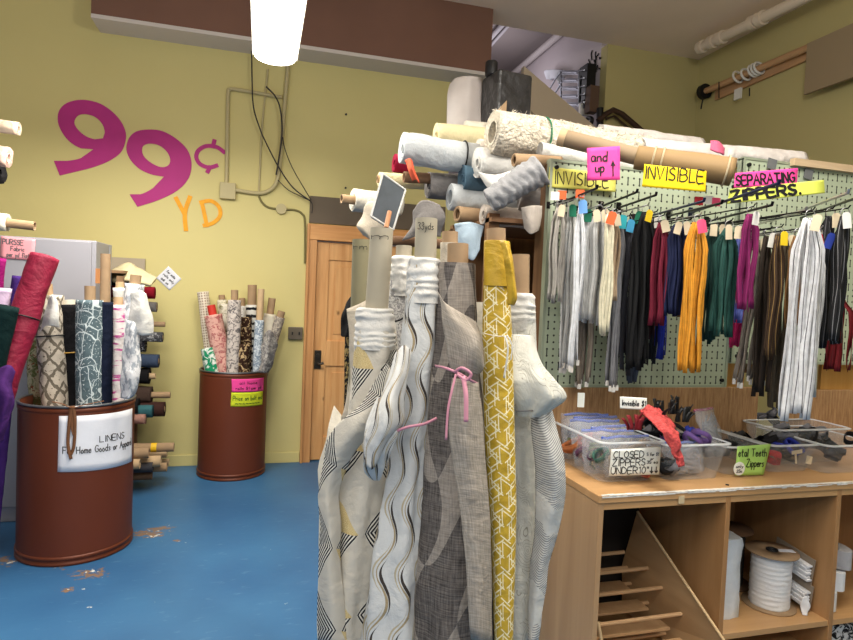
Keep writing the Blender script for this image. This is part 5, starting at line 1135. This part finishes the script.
zips(689, 226, 320, 6, 2.52, 'brass', (150, 104, 50), 'thin brass brown zipper bundle behind the orange one', ('white',), 3)
zips(698, 222, 376, 18, 2.30, 'amber', (224, 150, 44), 'amber orange zipper bundle', ('pink',), 8)
zips(714, 226, 345, 13, 2.42, 'bottle', (28, 62, 56), 'dark green zipper bundle next to the amber one', ('cream', 'cream'), 6)
zips(729, 228, 338, 18, 2.28, 'forest', (34, 76, 68), 'wide forest green zipper bundle with two cream tags', ('cream', 'cream'), 8)
zips(741, 232, 325, 8, 2.40, 'periwinkle', (104, 114, 190), 'periwinkle blue zipper bundle', ('white',), 3)
zips(738, 262, 348, 10, 2.52, 'hot_pink', (208, 40, 104), 'hot pink zipper bundle under the periwinkle one', (), 4)
zips(751, 214, 312, 13, 2.22, 'magenta', (130, 30, 90), 'magenta zipper bundle with a white tag', ('white',), 5)
zips(760, 240, 386, 9, 2.40, 'stone', (122, 112, 102), 'stone grey zipper bundle flaring left at the bottom', ('cream',), 4, 1.3, ends=True, flare=-9)
zips(768, 236, 398, 12, 2.34, 'espresso', (48, 38, 30), 'espresso brown zipper bundle', ('white',), 5)
zips(779, 234, 362, 12, 2.26, 'chestnut', (66, 48, 34), 'dark chestnut zipper bundle with brass teeth', ('yellow',), 5, teeth=(150, 120, 70))
zips(788, 238, 412, 12, 2.38, 'olive', (92, 80, 62), 'long olive brown zipper bundle with a price tag', ('cream',), 5)
zips(798, 236, 330, 11, 2.24, 'camel', (128, 92, 54), 'camel brown zipper bundle with a yellow tag', ('yellow',), 4)
zips(810, 218, 424, 24, 2.05, 'white_black_teeth', (220, 220, 222), 'very long white zipper bundle with dark teeth', ('cream',), 6, 1.0, teeth=(96, 94, 98), pull=True, flare=-4)
zips(818, 236, 398, 12, 2.16, 'silver_teeth', (206, 206, 204), 'shorter white zipper bundle with a red and blue tag', ('red', 'navy'), 4, teeth=(110, 108, 108))
zips(830, 216, 350, 16, 2.18, 'jet', (24, 25, 28), 'jet black zipper bundle with a grey toothed tape', ('cream',), 6, teeth=(90, 90, 94))
zips(845, 216, 346, 18, 2.10, 'jet2', (26, 26, 28), 'jet black zipper bundle at the right edge with white tags', ('white', 'cream'), 7, teeth=(120, 120, 122))
zips(842, 300, 372, 16, 2.40, 'dark_red', (110, 20, 26), 'dark red zipper ends below the jet black ones', (), 5)
zips(822, 250, 340, 9, 2.36, 'graphite', (60, 60, 64), 'graphite zipper bundle behind the white ones', ('white',), 4)
zips(580, 270, 352, 6, 2.60, 'teal', (30, 104, 120), 'teal zipper loop low behind the white ones', (), 3, group='zipper bundles hanging on the pegboard')
zips(654, 250, 366, 9, 2.6, 'ink', (30, 34, 42), 'ink blue zipper bundle behind the burgundy one', (), 4)
zips(634, 330, 384, 9, 2.6, 'steel_blue', (64, 74, 92), 'steel blue zipper ends near the pegboard bottom', (), 3)
zips(773, 300, 388, 8, 2.46, 'mink', (110, 92, 78), 'mink zipper ends between the brown bundles', (), 3, ends=True)
# price strips on the board
b = MB(); rnd = random.Random(12)
# ---- signs on the pegboard
def dsign(L, d, m, label, lines, **kw): return sign('paper_sign', [D(x, y, (d if not isinstance(d, (list, tuple)) else d[i])) for i, (x, y) in enumerate(L)], m, label, lines, **kw)
dsign([(549.5, 167), (616, 174), (615.5, 192), (548, 187)], [2.60, 2.66, 2.66, 2.60], YELP, 'pale yellow INVISIBLE sign at the left end of the pegboard', [('INVISIBLE', .09, .2, .62, .8, .0045)])
dsign([(587, 148), (620, 146), (620, 180), (587.5, 180.5)], 2.40, PINKP, 'square pink sign reading and up with an arrow', [('and', .12, .58, .3, .5, .0055), ('up', .25, .25, .3, .26, .0055), ('^', .72, .12, .45, .12, .005)])
dsign([(644.5, 164), (706.5, 171), (705.5, 192), (642, 186.5)], [2.24, 2.24, 2.24, 2.24], GOLDP, 'golden yellow INVISIBLE sign above the navy zippers', [('INVISIBLE', .03, .38, .55, .92, .0045)])
dsign([(735, 173), (798, 168), (797, 184), (734, 188)], 2.42, PINKP, 'pink SEPARATING sign above the ZIPPERS sign', [('SEPARATING', .04, .15, .65, .92, .007)])
dsign([(730, 189), (824, 180), (825, 193), (727, 204)], 2.38, mat('lime_paper', (206, 214, 92), .7), 'lime ZIPPERS sign under the pink SEPARATING sign', [('ZIPPERS.', .05, .14, .68, .70, .011)])
b = MB(); ra_ = atY(792, 163, YP-.04); b.bb(ra_.x, ra_.x+.8, YP-.055, YP-.028, zpt2-.012, zpt2+.022); b.build('wooden_rail', wood('rail', (196, 170, 136), (214, 190, 156), 'x'), label='pale wooden rail taped along the top of the raised pegboard', cat='rail')
for i, (x, y, c, lb) in enumerate(((555, 196, 'white', 'white price strip left of the first hook'), (562, 195, 'orange', 'orange dot sticker strip on the first hook'), (580, 194, 'orange', 'orange dot sticker strip beside the blue tag'), (699, 201, 'red', 'red price strip right of the golden sign'), (709, 200, 'white', 'white price strip with small writing between red ones'), (716, 202, 'pink', 'pink price strip left of the lime sign'))):
    b = MB(); b.box(D(x, y, 2.42), (.034, .003, .034), Matrix.Rotation(-YAW, 3, 'Z')); b.build('price_strip', mat('tag_'+c, TAG[c], .7), label=lb, cat='label', group='price strips on the hooks')
for x, y, lb in ((772, 164, 'grey tape piece on the pegboard top edge, left one'), (808.5, 174, 'grey tape piece on the pegboard top edge, right one')):
    b = MB(); b.box(atY(x, y, YP-.036), (.05, .004, .05), Matrix.Rotation(.15, 3, 'Y')); b.build('tape_piece', mat('duct_tape', (110, 112, 114), .4), label=lb, cat='tape')

# ------------------------------------------------------------------ bins
PLA = mat('clear_plastic', (200, 204, 206), .4, alpha=.2, spec=.4)
def bin_(cx, y0, w, l, h, label, rot=0, tap=.86):
    """open tapered storage bin with a folded rim; cx centre, y0 front"""
    base_ = Vector((cx, y0+l/2, ZCT+.002)); t = thing('plastic_bin', label, 'bin', base_, 'clear plastic bins on the counter')
    Rz = Matrix.Rotation(rot, 3, 'Z')
    def rr(w_, l_, z, r=.035, n=5):
        out = []
        for (sx, sy, a0) in ((1, 1, 0), (-1, 1, PI/2), (-1, -1, PI), (1, -1, 3*PI/2)):
            for k in range(n+1): a = a0+PI/2*k/n; out.append(base_+Rz @ Vector((sx*(w_/2-r)+r*math.cos(a), sy*(l_/2-r)+r*math.sin(a), z)))
        return out
    b = MB(); T = .0025
    b.rings([rr(w*tap, l*tap, 0), rr(lerp(w*tap, w, .7), lerp(l*tap, l, .7), h*.7), rr(lerp(w*tap, w, .71)+.006, lerp(l*tap, l, .71)+.006, h*.71), rr(w, l, h)], w/2, False)
    f0 = rr(w*tap, l*tap, 0); b.add(f0, [tuple(range(len(f0)))]); b.build('body', PLA, t, smooth=True)
    b = MB(); b.rings([rr(w, l, h-.004), rr(w+.018, l+.018, h-.006), rr(w+.018, l+.018, h-.001), rr(w-.002, l-.002, h+.002), rr(w-.004, l-.004, h-.004)], w/2, False); b.build('rim', mat('clear_rim', (222, 226, 230), .3, alpha=.62, spec=.6), t)
    return t, base_
def bpos(pxl, pxr, py): a = atZ(pxl, py, ZCT); c = atZ(pxr, py, ZCT); return (a.x+c.x)/2, (a.y+c.y)/2, (c.x-a.x)
cx, y0, w0 = bpos(606, 661, 484.5)
WB = w0/.80
bins = []
bins.append(bin_(cx-.005, y0, WB, .40, .165, 'clear bin of zip bags with the CLOSED ZIPPERS card, leftmost bin', 0, .82)+(WB,))
cx2, y2, w2 = bpos(668, 727, 482); bins.append(bin_(cx2+.005, y2, w2/.84, .38, .15, 'clear bin with a pink edged bag and blue bag, second from left', 0, .84)+(w2/.84,))
cx3, y3, w3 = bpos(735, 764, 476); bins.append(bin_(cx3-.02, y3, .20, .36, .125, 'narrow clear bin with the green card, third from left', 0, .85)+(.20,))
cx4, y4, w4 = bpos(771, 817, 474); bins.append(bin_(cx4+.005, y4, w4/.84, .38, .125, 'clear bin with a red coil and cream tags, fourth from left', 0, .84)+(w4/.84,))
cx5, y5, w5 = bpos(827, 880, 475); bins.append(bin_(cx5, y5, w5/.84, .38, .13, 'clear bin of black zippers at the right edge', 0, .84)+(w5/.84,))
# cards on the bins
def bcard(L, yy, m, label, lines, **kw): return sign('paper_card', [atY(x, y, yy) for x, y in L], m, label, lines, cat='sign', **kw)
cardw = mat('card_white', (232, 234, 226), .7)
yc_ = y0-.012
bcard([(611.5, 449.5), (661, 447), (659, 474.5), (609, 476)], yc_, cardw, 'white card reading CLOSED ZIPPERS UNDER 10 on the leftmost bin', [('CLOSED', .06, .68, .25, .60, .0032), ('ZIPPERS', .05, .38, .25, .64, .0032), ('UNDER10"', .03, .07, .25, .74, .0032), ('||', .80, .08, .22, .16, .004), ('5 for $1', .72, .74, .11, .24, .002), ('or', .80, .58, .1, .06, .002), ('35 ea', .73, .44, .11, .22, .002)])
bcard([(737.5, 446.5), (771, 444), (763.5, 475), (735, 475.5)], y3-.012, GRNP, 'light green card reading Metal Teeth Zippers', [('etal Teeth', .05, .66, .26, .98, .0035), ('Zippers', .36, .30, .26, .6, .0035)])
b = MB(); q = atY(739, 468.5, y3-.0155); b.tube([q, q+Vector((0, -.002, 0))], .028, 24); so = b.build('round_sticker', cardw, label='round white sticker on the corner of the green card', cat='sticker')
b = MB(); text_strokes(b, 'only', -.018, .004, .012, .002, q+Vector((0, -.002, 0)), AX, AZ, width=.036); text_strokes(b, '25c', -.014, -.016, .012, .002, q+Vector((0, -.002, 0)), AX, AZ, width=.028); b.build('lettering', INK, so)
sign('paper_card', [D(620, 396.5, 2.36), D(647, 398, 2.36), D(647, 410, 2.36), D(620, 408.5, 2.36)], cardw, 'small white card reading Invisible standing at the back of the bins', [('Invisible $1', .06, .3, .42, .88, .0032)], cat='sign')
b = MB(); b.box(D(581, 400, 2.5), (.028, .004, .06), Matrix.Rotation(-YAW, 3, 'Z')); b.build('paper_card', cardw, label='small blank white card behind the zip bags', cat='card')
# contents
BAG = mat('zip_bag', (206, 210, 220), .5, alpha=.22, spec=.3); BAGB = mat('zip_bag_blue', (64, 92, 190), .4); BAGP = mat('bag_seal_pink', (150, 34, 80), .4)
def bag(ti, cx, cy, z, w, h, tilt, yaw, label, stripe=BAGB, fill=None, seed=0):
    t = thing('zip_bag', label, 'bag', (cx, cy, z), 'zip bags in the leftmost bins'); Rm = Matrix.Rotation(yaw, 3, 'Z') @ Matrix.Rotation(tilt, 3, 'X'); o = Vector((cx, cy, z))
    P = []
    for i in range(9):
        r_ = []
        for j in range(9):
            u_, v_ = j/8-.5, i/8; bul = .018*math.cos(u_*PI)*math.sin(v_*PI); p = Vector((u_*w, -bul, v_*h)); p += Vector((0, .012*nz(u_*5+seed, v_*5, seed), .008*nz(u_*4, v_*4+seed, 2))); r_.append(o+Rm @ p)
        P.append(r_)
    b = MB(); b.grid(P, .012); b.build('film', BAG, t)
    for k, zf in enumerate((.93, .99)):
        b = MB(); b.tube([lerp(P[7][j], P[8][j], zf-.2*k)+Rm @ Vector((0, -.003, 0)) for j in range(9)], .0045, 6); b.build('seal_strip', stripe, t)
    if fill:
        b = MB(); rnd = random.Random(seed+1)
        for k in range(8):
            q = [o+Rm @ Vector((w*.42*math.sin(a*1.1+k), -.008+rnd.uniform(-.006, .006), h*(.12+.6*a/6)+.02*math.cos(a*2+k))) for a in range(7)]
            qq = cr(q, 4); PP = [[p, p+Rm @ Vector((.002, 0, .014))] for p in qq]; b.grid(PP, .001)
        b.build('zippers_inside', fill, t)
    return t
def heap(cx, cy, z, r, n, mats, label, seed, group, h=.05, up_=0):
    """loose coils of zipper tape, each one its own thing"""
    rnd = random.Random(seed)
    for k in range(n):
        m = mats[k % len(mats)]; ox, oy = rnd.uniform(-r[0], r[0]), rnd.uniform(-r[1], r[1]); ra = rnd.uniform(.028, .05); tl = Matrix.Rotation(rnd.uniform(-.8, .8), 3, 'X') @ Matrix.Rotation(rnd.uniform(-.8, .8), 3, 'Y'); c_ = Vector((cx+ox, cy+oy, z+rnd.uniform(.0, h))); P = []
        tn = rnd.uniform(1.2, 2.4)
        for i in range(int(tn*16)):
            a = i/16*2*PI; rr_ = ra*(1-.04*i/16)*(1+.12*math.sin(3*a+k)); p = c_+tl @ Vector((rr_*math.cos(a), rr_*math.sin(a)*.8, .002*i/4)); P.append([p, p+tl @ Vector((.002*math.cos(a), .002*math.sin(a), .021))])
        b = MB(); b.grid(P, .0015); b.build('coiled_zipper', m[1], label='coiled %s zipper in %s' % (m[0], label), cat='zipper', group=group)
K = lambda nme, c: (nme, tape_mat('coil_'+nme.replace(' ', '_'), c))
cb, cg, cred, cblue, cpur, cch = K('black', (22, 22, 26)), K('grey', (112, 112, 118)), K('coral red', (206, 66, 72)), K('blue', (50, 64, 170)), K('purple', (112, 84, 150)), K('charcoal', (52, 54, 58))
bx, by = bins[0][1].x, bins[0][1].y; W_, zz = bins[0][2], ZCT
fills = [tape_mat('f_beige', (178, 158, 130)), tape_mat('f_green', (122, 132, 96)), tape_mat('f_brown', (120, 84, 62)), tape_mat('f_pink', (196, 120, 110)), tape_mat('f_grey', (140, 140, 146)), tape_mat('f_navy', (50, 56, 84)), tape_mat('f_olive', (132, 130, 80))]
nb = ['frontmost', 'second', 'third', 'fourth', 'fifth', 'sixth', 'rearmost']
for k in range(7):
    bag(0, bx+[.01, -.04, .03, -.03, .02, -.02, .0][k], by-.155+.05*k, zz+.02, W_*.78, [.155, .17, .175, .19, .195, .2, .205][k], R(-14-k*2), R([3, -8, 10, -6, 4, -10, 6][k]), 'clear zip bag with blue seal lines, '+nb[k]+' in the leftmost bin', fill=fills[k], seed=k*5)
heap(bx-.10, by, zz+.03, (.03, .14), 8, [K('rust', (176, 104, 60)), K('plum', (96, 56, 84)), K('olive green', (128, 136, 70)), K('teal green', (60, 110, 96))], 'the left side of the leftmost bin', 21, 'coiled zippers in the leftmost bin', .06)
heap(bx+.03, by-.13, zz+.02, (.07, .02), 5, [K('salmon', (206, 110, 92)), K('pistachio', (158, 172, 96))], 'the front of the leftmost bin', 22, 'coiled zippers in the leftmost bin', .03)
b2x, b2y = bins[1][1].x, bins[1][1].y
bag(1, atY(716, 430, b2y-.02).x, b2y-.02, zz+.07, .15, .19, R(-20), R(22), 'clear zip bag with a dark pink seal sticking up from the second bin', BAGP, fills[4], 41)
bag(1, b2x-.02, b2y-.12, zz+.02, .2, .12, R(-12), R(4), 'clear zip bag lying low at the front of the second bin', BAGB, fills[4], 43)
heap(b2x-.04, b2y+.06, zz+.09, (.09, .1), 14, [cb, cg, cb, cpur], 'the middle of the second bin', 5, 'coiled zippers in the second bin', .08)
heap(atY(694, 430, b2y-.06).x, b2y-.06, zz+.11, (.05, .05), 5, [cblue, cpur, cg], 'the front of the second bin', 6, 'coiled zippers in the second bin', .04)
heap(b2x-.08, b2y-.1, zz+.03, (.06, .07), 9, [cch, cg, cb], 'the bottom of the second bin', 7, 'coiled zippers in the second bin', .03)
b = MB(); patch(b, [[D(638, 410, 2.34), D(650, 405, 2.33), D(664, 413, 2.34)], [D(650, 421, 2.28), D(662, 419, 2.27), D(675, 426, 2.28)], [D(664, 434, 2.22), D(671, 433, 2.21), D(679, 437, 2.22)], [D(671, 452, 2.22), D(676, 452, 2.21), D(682, 454, 2.22)], [D(678, 466, 2.22), D(681, 467, 2.21), D(686, 466, 2.22)]], amp=.014, fr=38, thick=.01); b.build('net_bag', mat('net_red', (196, 76, 74), .8, var=.35, vs=70, bump=.8, bs=120, bd=.01), label='coral red net draped over the edge of the second bin', cat='net')
for i, (x, y) in enumerate(((634, 416), (660, 401), (674, 400), (682, 408))):
    b = MB(); rnd = random.Random(i)
    for k in range(8):
        a = D(x+rnd.uniform(-6, 6), y+14, 2.34+rnd.uniform(-.03, .03)); h_ = rnd.uniform(.03, .075); sd = Vector((rnd.uniform(.004, .009), rnd.uniform(-.006, .006), 0)); ln = Vector((rnd.uniform(-.03, .03), rnd.uniform(-.02, .02), 0)); b.grid([[a+ln*(q_/5)**2+Vector((0, 0, h_*q_/5))-sd, a+ln*(q_/5)**2+Vector((0, 0, h_*q_/5))+sd] for q_ in range(6)], .0015)
    b.build('zipper_ends', BLACK if i != 0 else mat('dk_red', (120, 24, 34), .7), label=['dark red zipper ends beside the Invisible card', 'black zipper ends sticking up behind the coral net', 'black zipper ends sticking up highest in the second bin', 'black zipper ends right of the highest ones'][i], cat='zipper')
heap(bins[2][1].x, bins[2][1].y+.04, zz+.04, (.05, .12), 11, [cch, cb, cg], 'the narrow third bin', 8, 'coiled zippers in the third bin', .04)
heap(bins[3][1].x+.02, bins[3][1].y+.05, zz+.035, (.09, .13), 18, [cb, cch, cg, cb], 'the fourth bin', 9, 'coiled zippers in the fourth bin', .08)
heap(bins[3][1].x-.06, bins[3][1].y-.12, zz+.025, (.015, .02), 2, [K('bright red', (196, 40, 48))], 'the front of the fourth bin', 10, 'coiled zippers in the fourth bin', .02)
heap(bins[3][1].x+.06, bins[3][1].y-.06, zz+.05, (.03, .04), 3, [cblue, cch], 'the front right of the fourth bin', 11, 'coiled zippers in the fourth bin', .05)
heap(bins[4][1].x, bins[4][1].y, zz+.03, (.11, .14), 22, [cb, cch, cg, cch], 'the rightmost bin', 12, 'coiled zippers in the rightmost bin', .10)
heap(bins[4][1].x-.05, bins[4][1].y+.26, zz+.12, (.12, .05), 6, [cg, cch], 'the back row behind the rightmost bin', 13, 'coiled zippers behind the rightmost bin', .05)
for (x, y, a, lb) in ((797, 452, .1, 'white slider tag with a stem inside the fourth bin'), (809, 460, -.2, 'cream paper tag inside the fourth bin')):
    b = MB(); q = atY(x, y, y4+.022); b.box(q, (.03, .003, .035) if a < 0 else (.055, .003, .016), Matrix.Rotation(-a, 3, 'Y'))
    if a > 0: b.box(q+Vector((-.004, 0, -.028)), (.008, .003, .045), Matrix.Rotation(-.15, 3, 'Y'))
    b.build('paper_tag', mat('tag_cream', TAG['cream'], .7), label=lb, cat='tag')
tb_, bb_ = bin_(bins[4][1].x-.02, YP-.24, .42, .22, .16, 'clear bin standing at the very back, behind the rightmost bin', 0, .85)

# ------------------------------------------------------------------ dowel rack in the left compartment
PLY = wood('ply', (164, 130, 92), (182, 148, 108), 'y', .5, sc=.5); PLYE = mat('ply_edge', (206, 176, 132), .6)
xs_, xe_ = XC+.03, xa-.02
t = thing('dowel_rack', 'plywood rack with wooden dowels inside the left compartment', 'rack', ((xs_+xe_)/2, YC+.25, .10))
# sloping side panel: long edge runs from high at the back down to the front right
Q = [D(637, 511, 2.46), D(728, 648, 2.16), D(640, 648, 2.42)]
def tri_panel(pts, th, m, name):
    b = MB(); n_ = (pts[1]-pts[0]).cross(pts[2]-pts[0]).normalized(); k = len(pts); b.add(list(pts)+[p+n_*th for p in pts], [tuple(range(k)), tuple(reversed(range(k, 2*k)))]+[(i, (i+1) % k, k+(i+1) % k, k+i) for i in range(k)]); return b.build(name, m, t)
pb0 = Vector((atY(637, 512, YC+.40).x, YC+.40, atY(637, 512, YC+.40).z)); xpnl = pb0.x
pt_ = lambda y, z: Vector((xpnl, y, z))
xq = atY(726, 645, YC+.03)
A = pb0; B = atX(728, 648, xa-.018)
A2 = A+Vector((0, .09, -.28)); B3 = Vector((B.x-.02, B.y, .12)); A3 = Vector((A.x+.02, YC+.50, .12))
tri_panel([A, B, B3, A3, A2], .014, PLY, 'side_panel')
b = MB(); b.tube([A+Vector((0, -.003, .004)), B+Vector((0, -.003, .004))], .006, 6); b.build('panel_edge', PLYE, t)
DWL = wood('dowel', (190, 150, 108), (208, 170, 128), 'x')
lft = lambda z, y: Vector((XC+.024, y, z))
rods = [((602, 552), (624, 552), .40), ((601, 568.5), (648, 568), .34), ((600, 587.5), (675, 586), .26), ((599, 618.5), (702, 611), .16), ((601, 605), (668, 600), .34), ((605, 637), (694, 629), .24), ((600, 584), (642, 582), .44), ((601, 569), (630, 567), .46)]
for (l, r_, yo) in rods:
    a, c = atY(l[0], l[1], YC+yo), atY(r_[0], r_[1], YC+yo); a.x = XC+.026; a.z = c.z-(c.x-a.x)*.012; b = MB(); b.tube([a, c], .0085, 10); b.build('dowel', DWL, t)
for yo, py in ((.41, 585), (.31, 606), (.20, 628), (.09, 652)):
    y = YC+yo; z = atY(620, py, y).z; px_ = lerp(B.x, A.x, (y-B.y)/(A.y-B.y)); b = MB(); b.bb(XC+.03, px_-.03, y-.04, y+.04, z-.01, z); b.build('slat', CV, t)
b = MB(); q0, q1 = atY(598, 622, YC+.06), atY(606, 645, YC+.03); b.tube([q0, q1+Vector((.01, 0, -.1))], .007, 6); b.build('near_side_edge', PLYE, t)

# ------------------------------------------------------------------ middle compartment
def shp(px, py): return atZ(px, py, sh_z)
def lumps(cx, cy, r, h, z, n=40, amp=.004, fr=60):
    L = []; k = int(h/.006)
    for i in range(k+1):
        zz_ = z+h*i/k; L.append([Vector((cx+(r+amp*abs(math.sin(i*1.05+1.5*nz(math.cos(2*PI*q/n)*1.5, math.sin(2*PI*q/n)*1.5, i*.15)))+.003*nz(q*.8, i*.7, 1))*math.cos(2*PI*q/n), cy+(r+amp*abs(math.sin(i*1.05+1.5*nz(math.cos(2*PI*q/n)*1.5, math.sin(2*PI*q/n)*1.5, i*.15)))+.003*nz(q*.8, i*.7, 1))*math.sin(2*PI*q/n), zz_)) for q in range(n)])
    return L
sp = shp(771, 612); rad = 30*2.25/F*.95; spx, spy = sp.x, sp.y+rad*.55
spy = max(spy, YC+rad+.02); spx = atY(770, 580, spy).x
t = thing('trim_spool', 'large card spool wound with white lace trim in the middle compartment', 'spool', (spx, spy, sh_z))
hh = .235
b = MB(); b.lathe([(.001, 0), (rad, 0), (rad, .005), (.001, .005)], (spx, spy, sh_z+.001), 40); b.build('flange', CARD, t)
b = MB(); b.lathe([(.022, hh), (rad*.98, hh), (rad*.98, hh+.005), (.022, hh+.005), (.022, hh)], (spx, spy, sh_z+.001), 40); b.build('flange', CARD, t)
b = MB(); b.rings(lumps(spx, spy, rad*.72, hh-.008, sh_z+.006), rad, True); b.build('trim_winding', mat('lace_white', (226, 226, 226), .85, bump=.5, bs=90), t)
b = MB(); b.lathe([(.022, 0), (.024, 0), (.024, .012), (.018, .012), (.018, 0)], (spx, spy, sh_z+hh), 20); b.build('hub', BLACK, t)
b = MB(); b.box((spx+rad*.5, spy-rad*.2, sh_z+hh+.008), (.07, .03, .001), Matrix.Rotation(-.3, 3, 'Z')); b.build('label', PAPER, t)
t = thing('trim_spool', 'second card spool standing behind the large white lace spool', 'spool', (spx-.04, spy+rad*1.9, sh_z))
sy2 = min(spy+rad*2.0, YC+.54-rad)
b = MB(); b.lathe([(.001, 0), (rad*.95, 0), (rad*.95, .005), (.001, .005)], (spx-.03, sy2, sh_z+.001), 36); b.build('flange', CARDD, t)
b = MB(); b.lathe([(.001, hh+.02), (rad*.95, hh+.02), (rad*.95, hh+.025), (.001, hh+.025)], (spx-.03, sy2, sh_z+.001), 36); b.build('flange', CARDD, t)
b = MB(); b.rings(lumps(spx-.03, sy2, rad*.6, hh+.01, sh_z+.006), rad, True); b.build('trim_winding', mat('dark_trim', (70, 68, 66), .85), t)
t = thing('wrapped_pack', 'tall white tissue wrapped pack left of the lace spool', 'package', (0, 0, 0)); 
wx0 = xa+.013; wy0 = YC+.10; q = atY(745, 560, wy0); z_t = atY(735, 540, wy0).z
t.location = (wx0+.02, wy0, sh_z); WL[t.name] = Vector((wx0+.02, wy0, sh_z))
b = MB(); P = []
for i in range(14):
    f_ = i/13; r_ = []
    for k in range(24):
        a = 2*PI*k/24; ca, sa = math.cos(a), math.sin(a); sq = 1/max(abs(ca), abs(sa))**.8; rw = (q.x-wx0)/2*.98
        r_.append(Vector((wx0+rw+rw*ca*sq*.97+.009*nz(k*.6, i*.5, 1), wy0+.07+.07*sa*sq+.009*nz(k*.5, i*.6, 2), sh_z+.001+(z_t-sh_z)*f_)))
    P.append(r_)
b.rings(P, .05, True); b.build('tissue', mat('tissue_white', (216, 220, 224), .7, var=.05, vs=30, bump=.6, bs=40, bd=.006), t)
b = MB(); pp = [Vector((wx0+.01, wy0+.03, z_t)), Vector((wx0+.05, wy0+.03, z_t+.002)), Vector((wx0+.045, wy0+.04, z_t+.045)), Vector((wx0+.03, wy0+.05, z_t+.05))]; b.grid([[pp[0], pp[1]], [pp[3], pp[2]]], .001); b.build('paper_corner', PAPER, t)
Gc = 'cards of white elastic in the middle compartment'
for k, (px, py, lb, dz) in enumerate(((806, 545, 'upper card wound with white elastic against the right divider', .115), (806, 585, 'lower card wound with white elastic against the right divider', .0))):
    cx_ = xb-.055; cy_ = YC+.17; base_z = sh_z+.012+dz
    t = thing('elastic_card', lb, 'trim card', (cx_, cy_, base_z), Gc)
    b = MB(); b.box((cx_+.022, cy_, base_z+.06), (.004, .20, .115), Matrix.Rotation(.12, 3, 'X')); b.build('card', mat('card_greybrown', (140, 126, 110), .8), t)
    for i in range(7): b = MB(); b.box((cx_+.006-.004*(i % 2), cy_-.01, base_z+.025+i*.010), (.026, .175-.008*(i % 3), .009), Matrix.Rotation(.12, 3, 'X')); b.build('elastic_strand', mat('elastic', (222, 222, 224), .7), t, bevel=.002)
b = MB(); patch(b, [[Vector((xb-.085, YC+.07, sh_z+.075)), Vector((xb-.06, YC+.06, sh_z+.08))], [Vector((xb-.09, YC+.07, sh_z+.03)), Vector((xb-.06, YC+.055, sh_z+.04))], [Vector((xb-.09, YC+.06, sh_z+.005)), Vector((xb-.07, YC+.05, sh_z+.006))]], amp=.008, fr=30, thick=.004); b.build('loose_elastic', mat('elastic', (222, 222, 224), .7), label='loose white elastic end between the spool and the lower card', cat='elastic')
# right compartment
q = atY(846, 575, YC+.12)
for (dx, z_, lb) in ((.05, .005, 'white folded trim bundle low in the right compartment'), (.09, .09, 'white folded trim bundle in the middle of the right compartment'), (.12, .18, 'pale grey bundle highest in the right compartment')):
    b = MB(); L = []
    x_ = xb+.02+dx
    for i in range(7):
        L.append([Vector((x_+(.05+.006*nz(k, i, 3))*math.cos(2*PI*k/20), YC+.14+(.09+.01*nz(k, i, 5))*math.sin(2*PI*k/20), sh_z+z_+.08*i/6)) for k in range(20)])
    b.rings(L, .05, True); b.build('trim_bundle', mat('lace_white', None) if z_ < .17 else cloth('ashen', (168, 166, 168)), label=lb, cat='trim')
t = thing('printed_bag', 'black and white printed paper bag under the shelf at the right edge', 'bag', (xb+.14, YC+.1, sh_z-.2))
b = MB(); b.bb(xb+.035, xb+.24, YC+.04, YC+.2, .11, sh_z-.05); b.build('bag_body', pm('bw_bag', blotch((30, 30, 32), (206, 206, 206), 30, .5, 14)), t, bevel=.01)
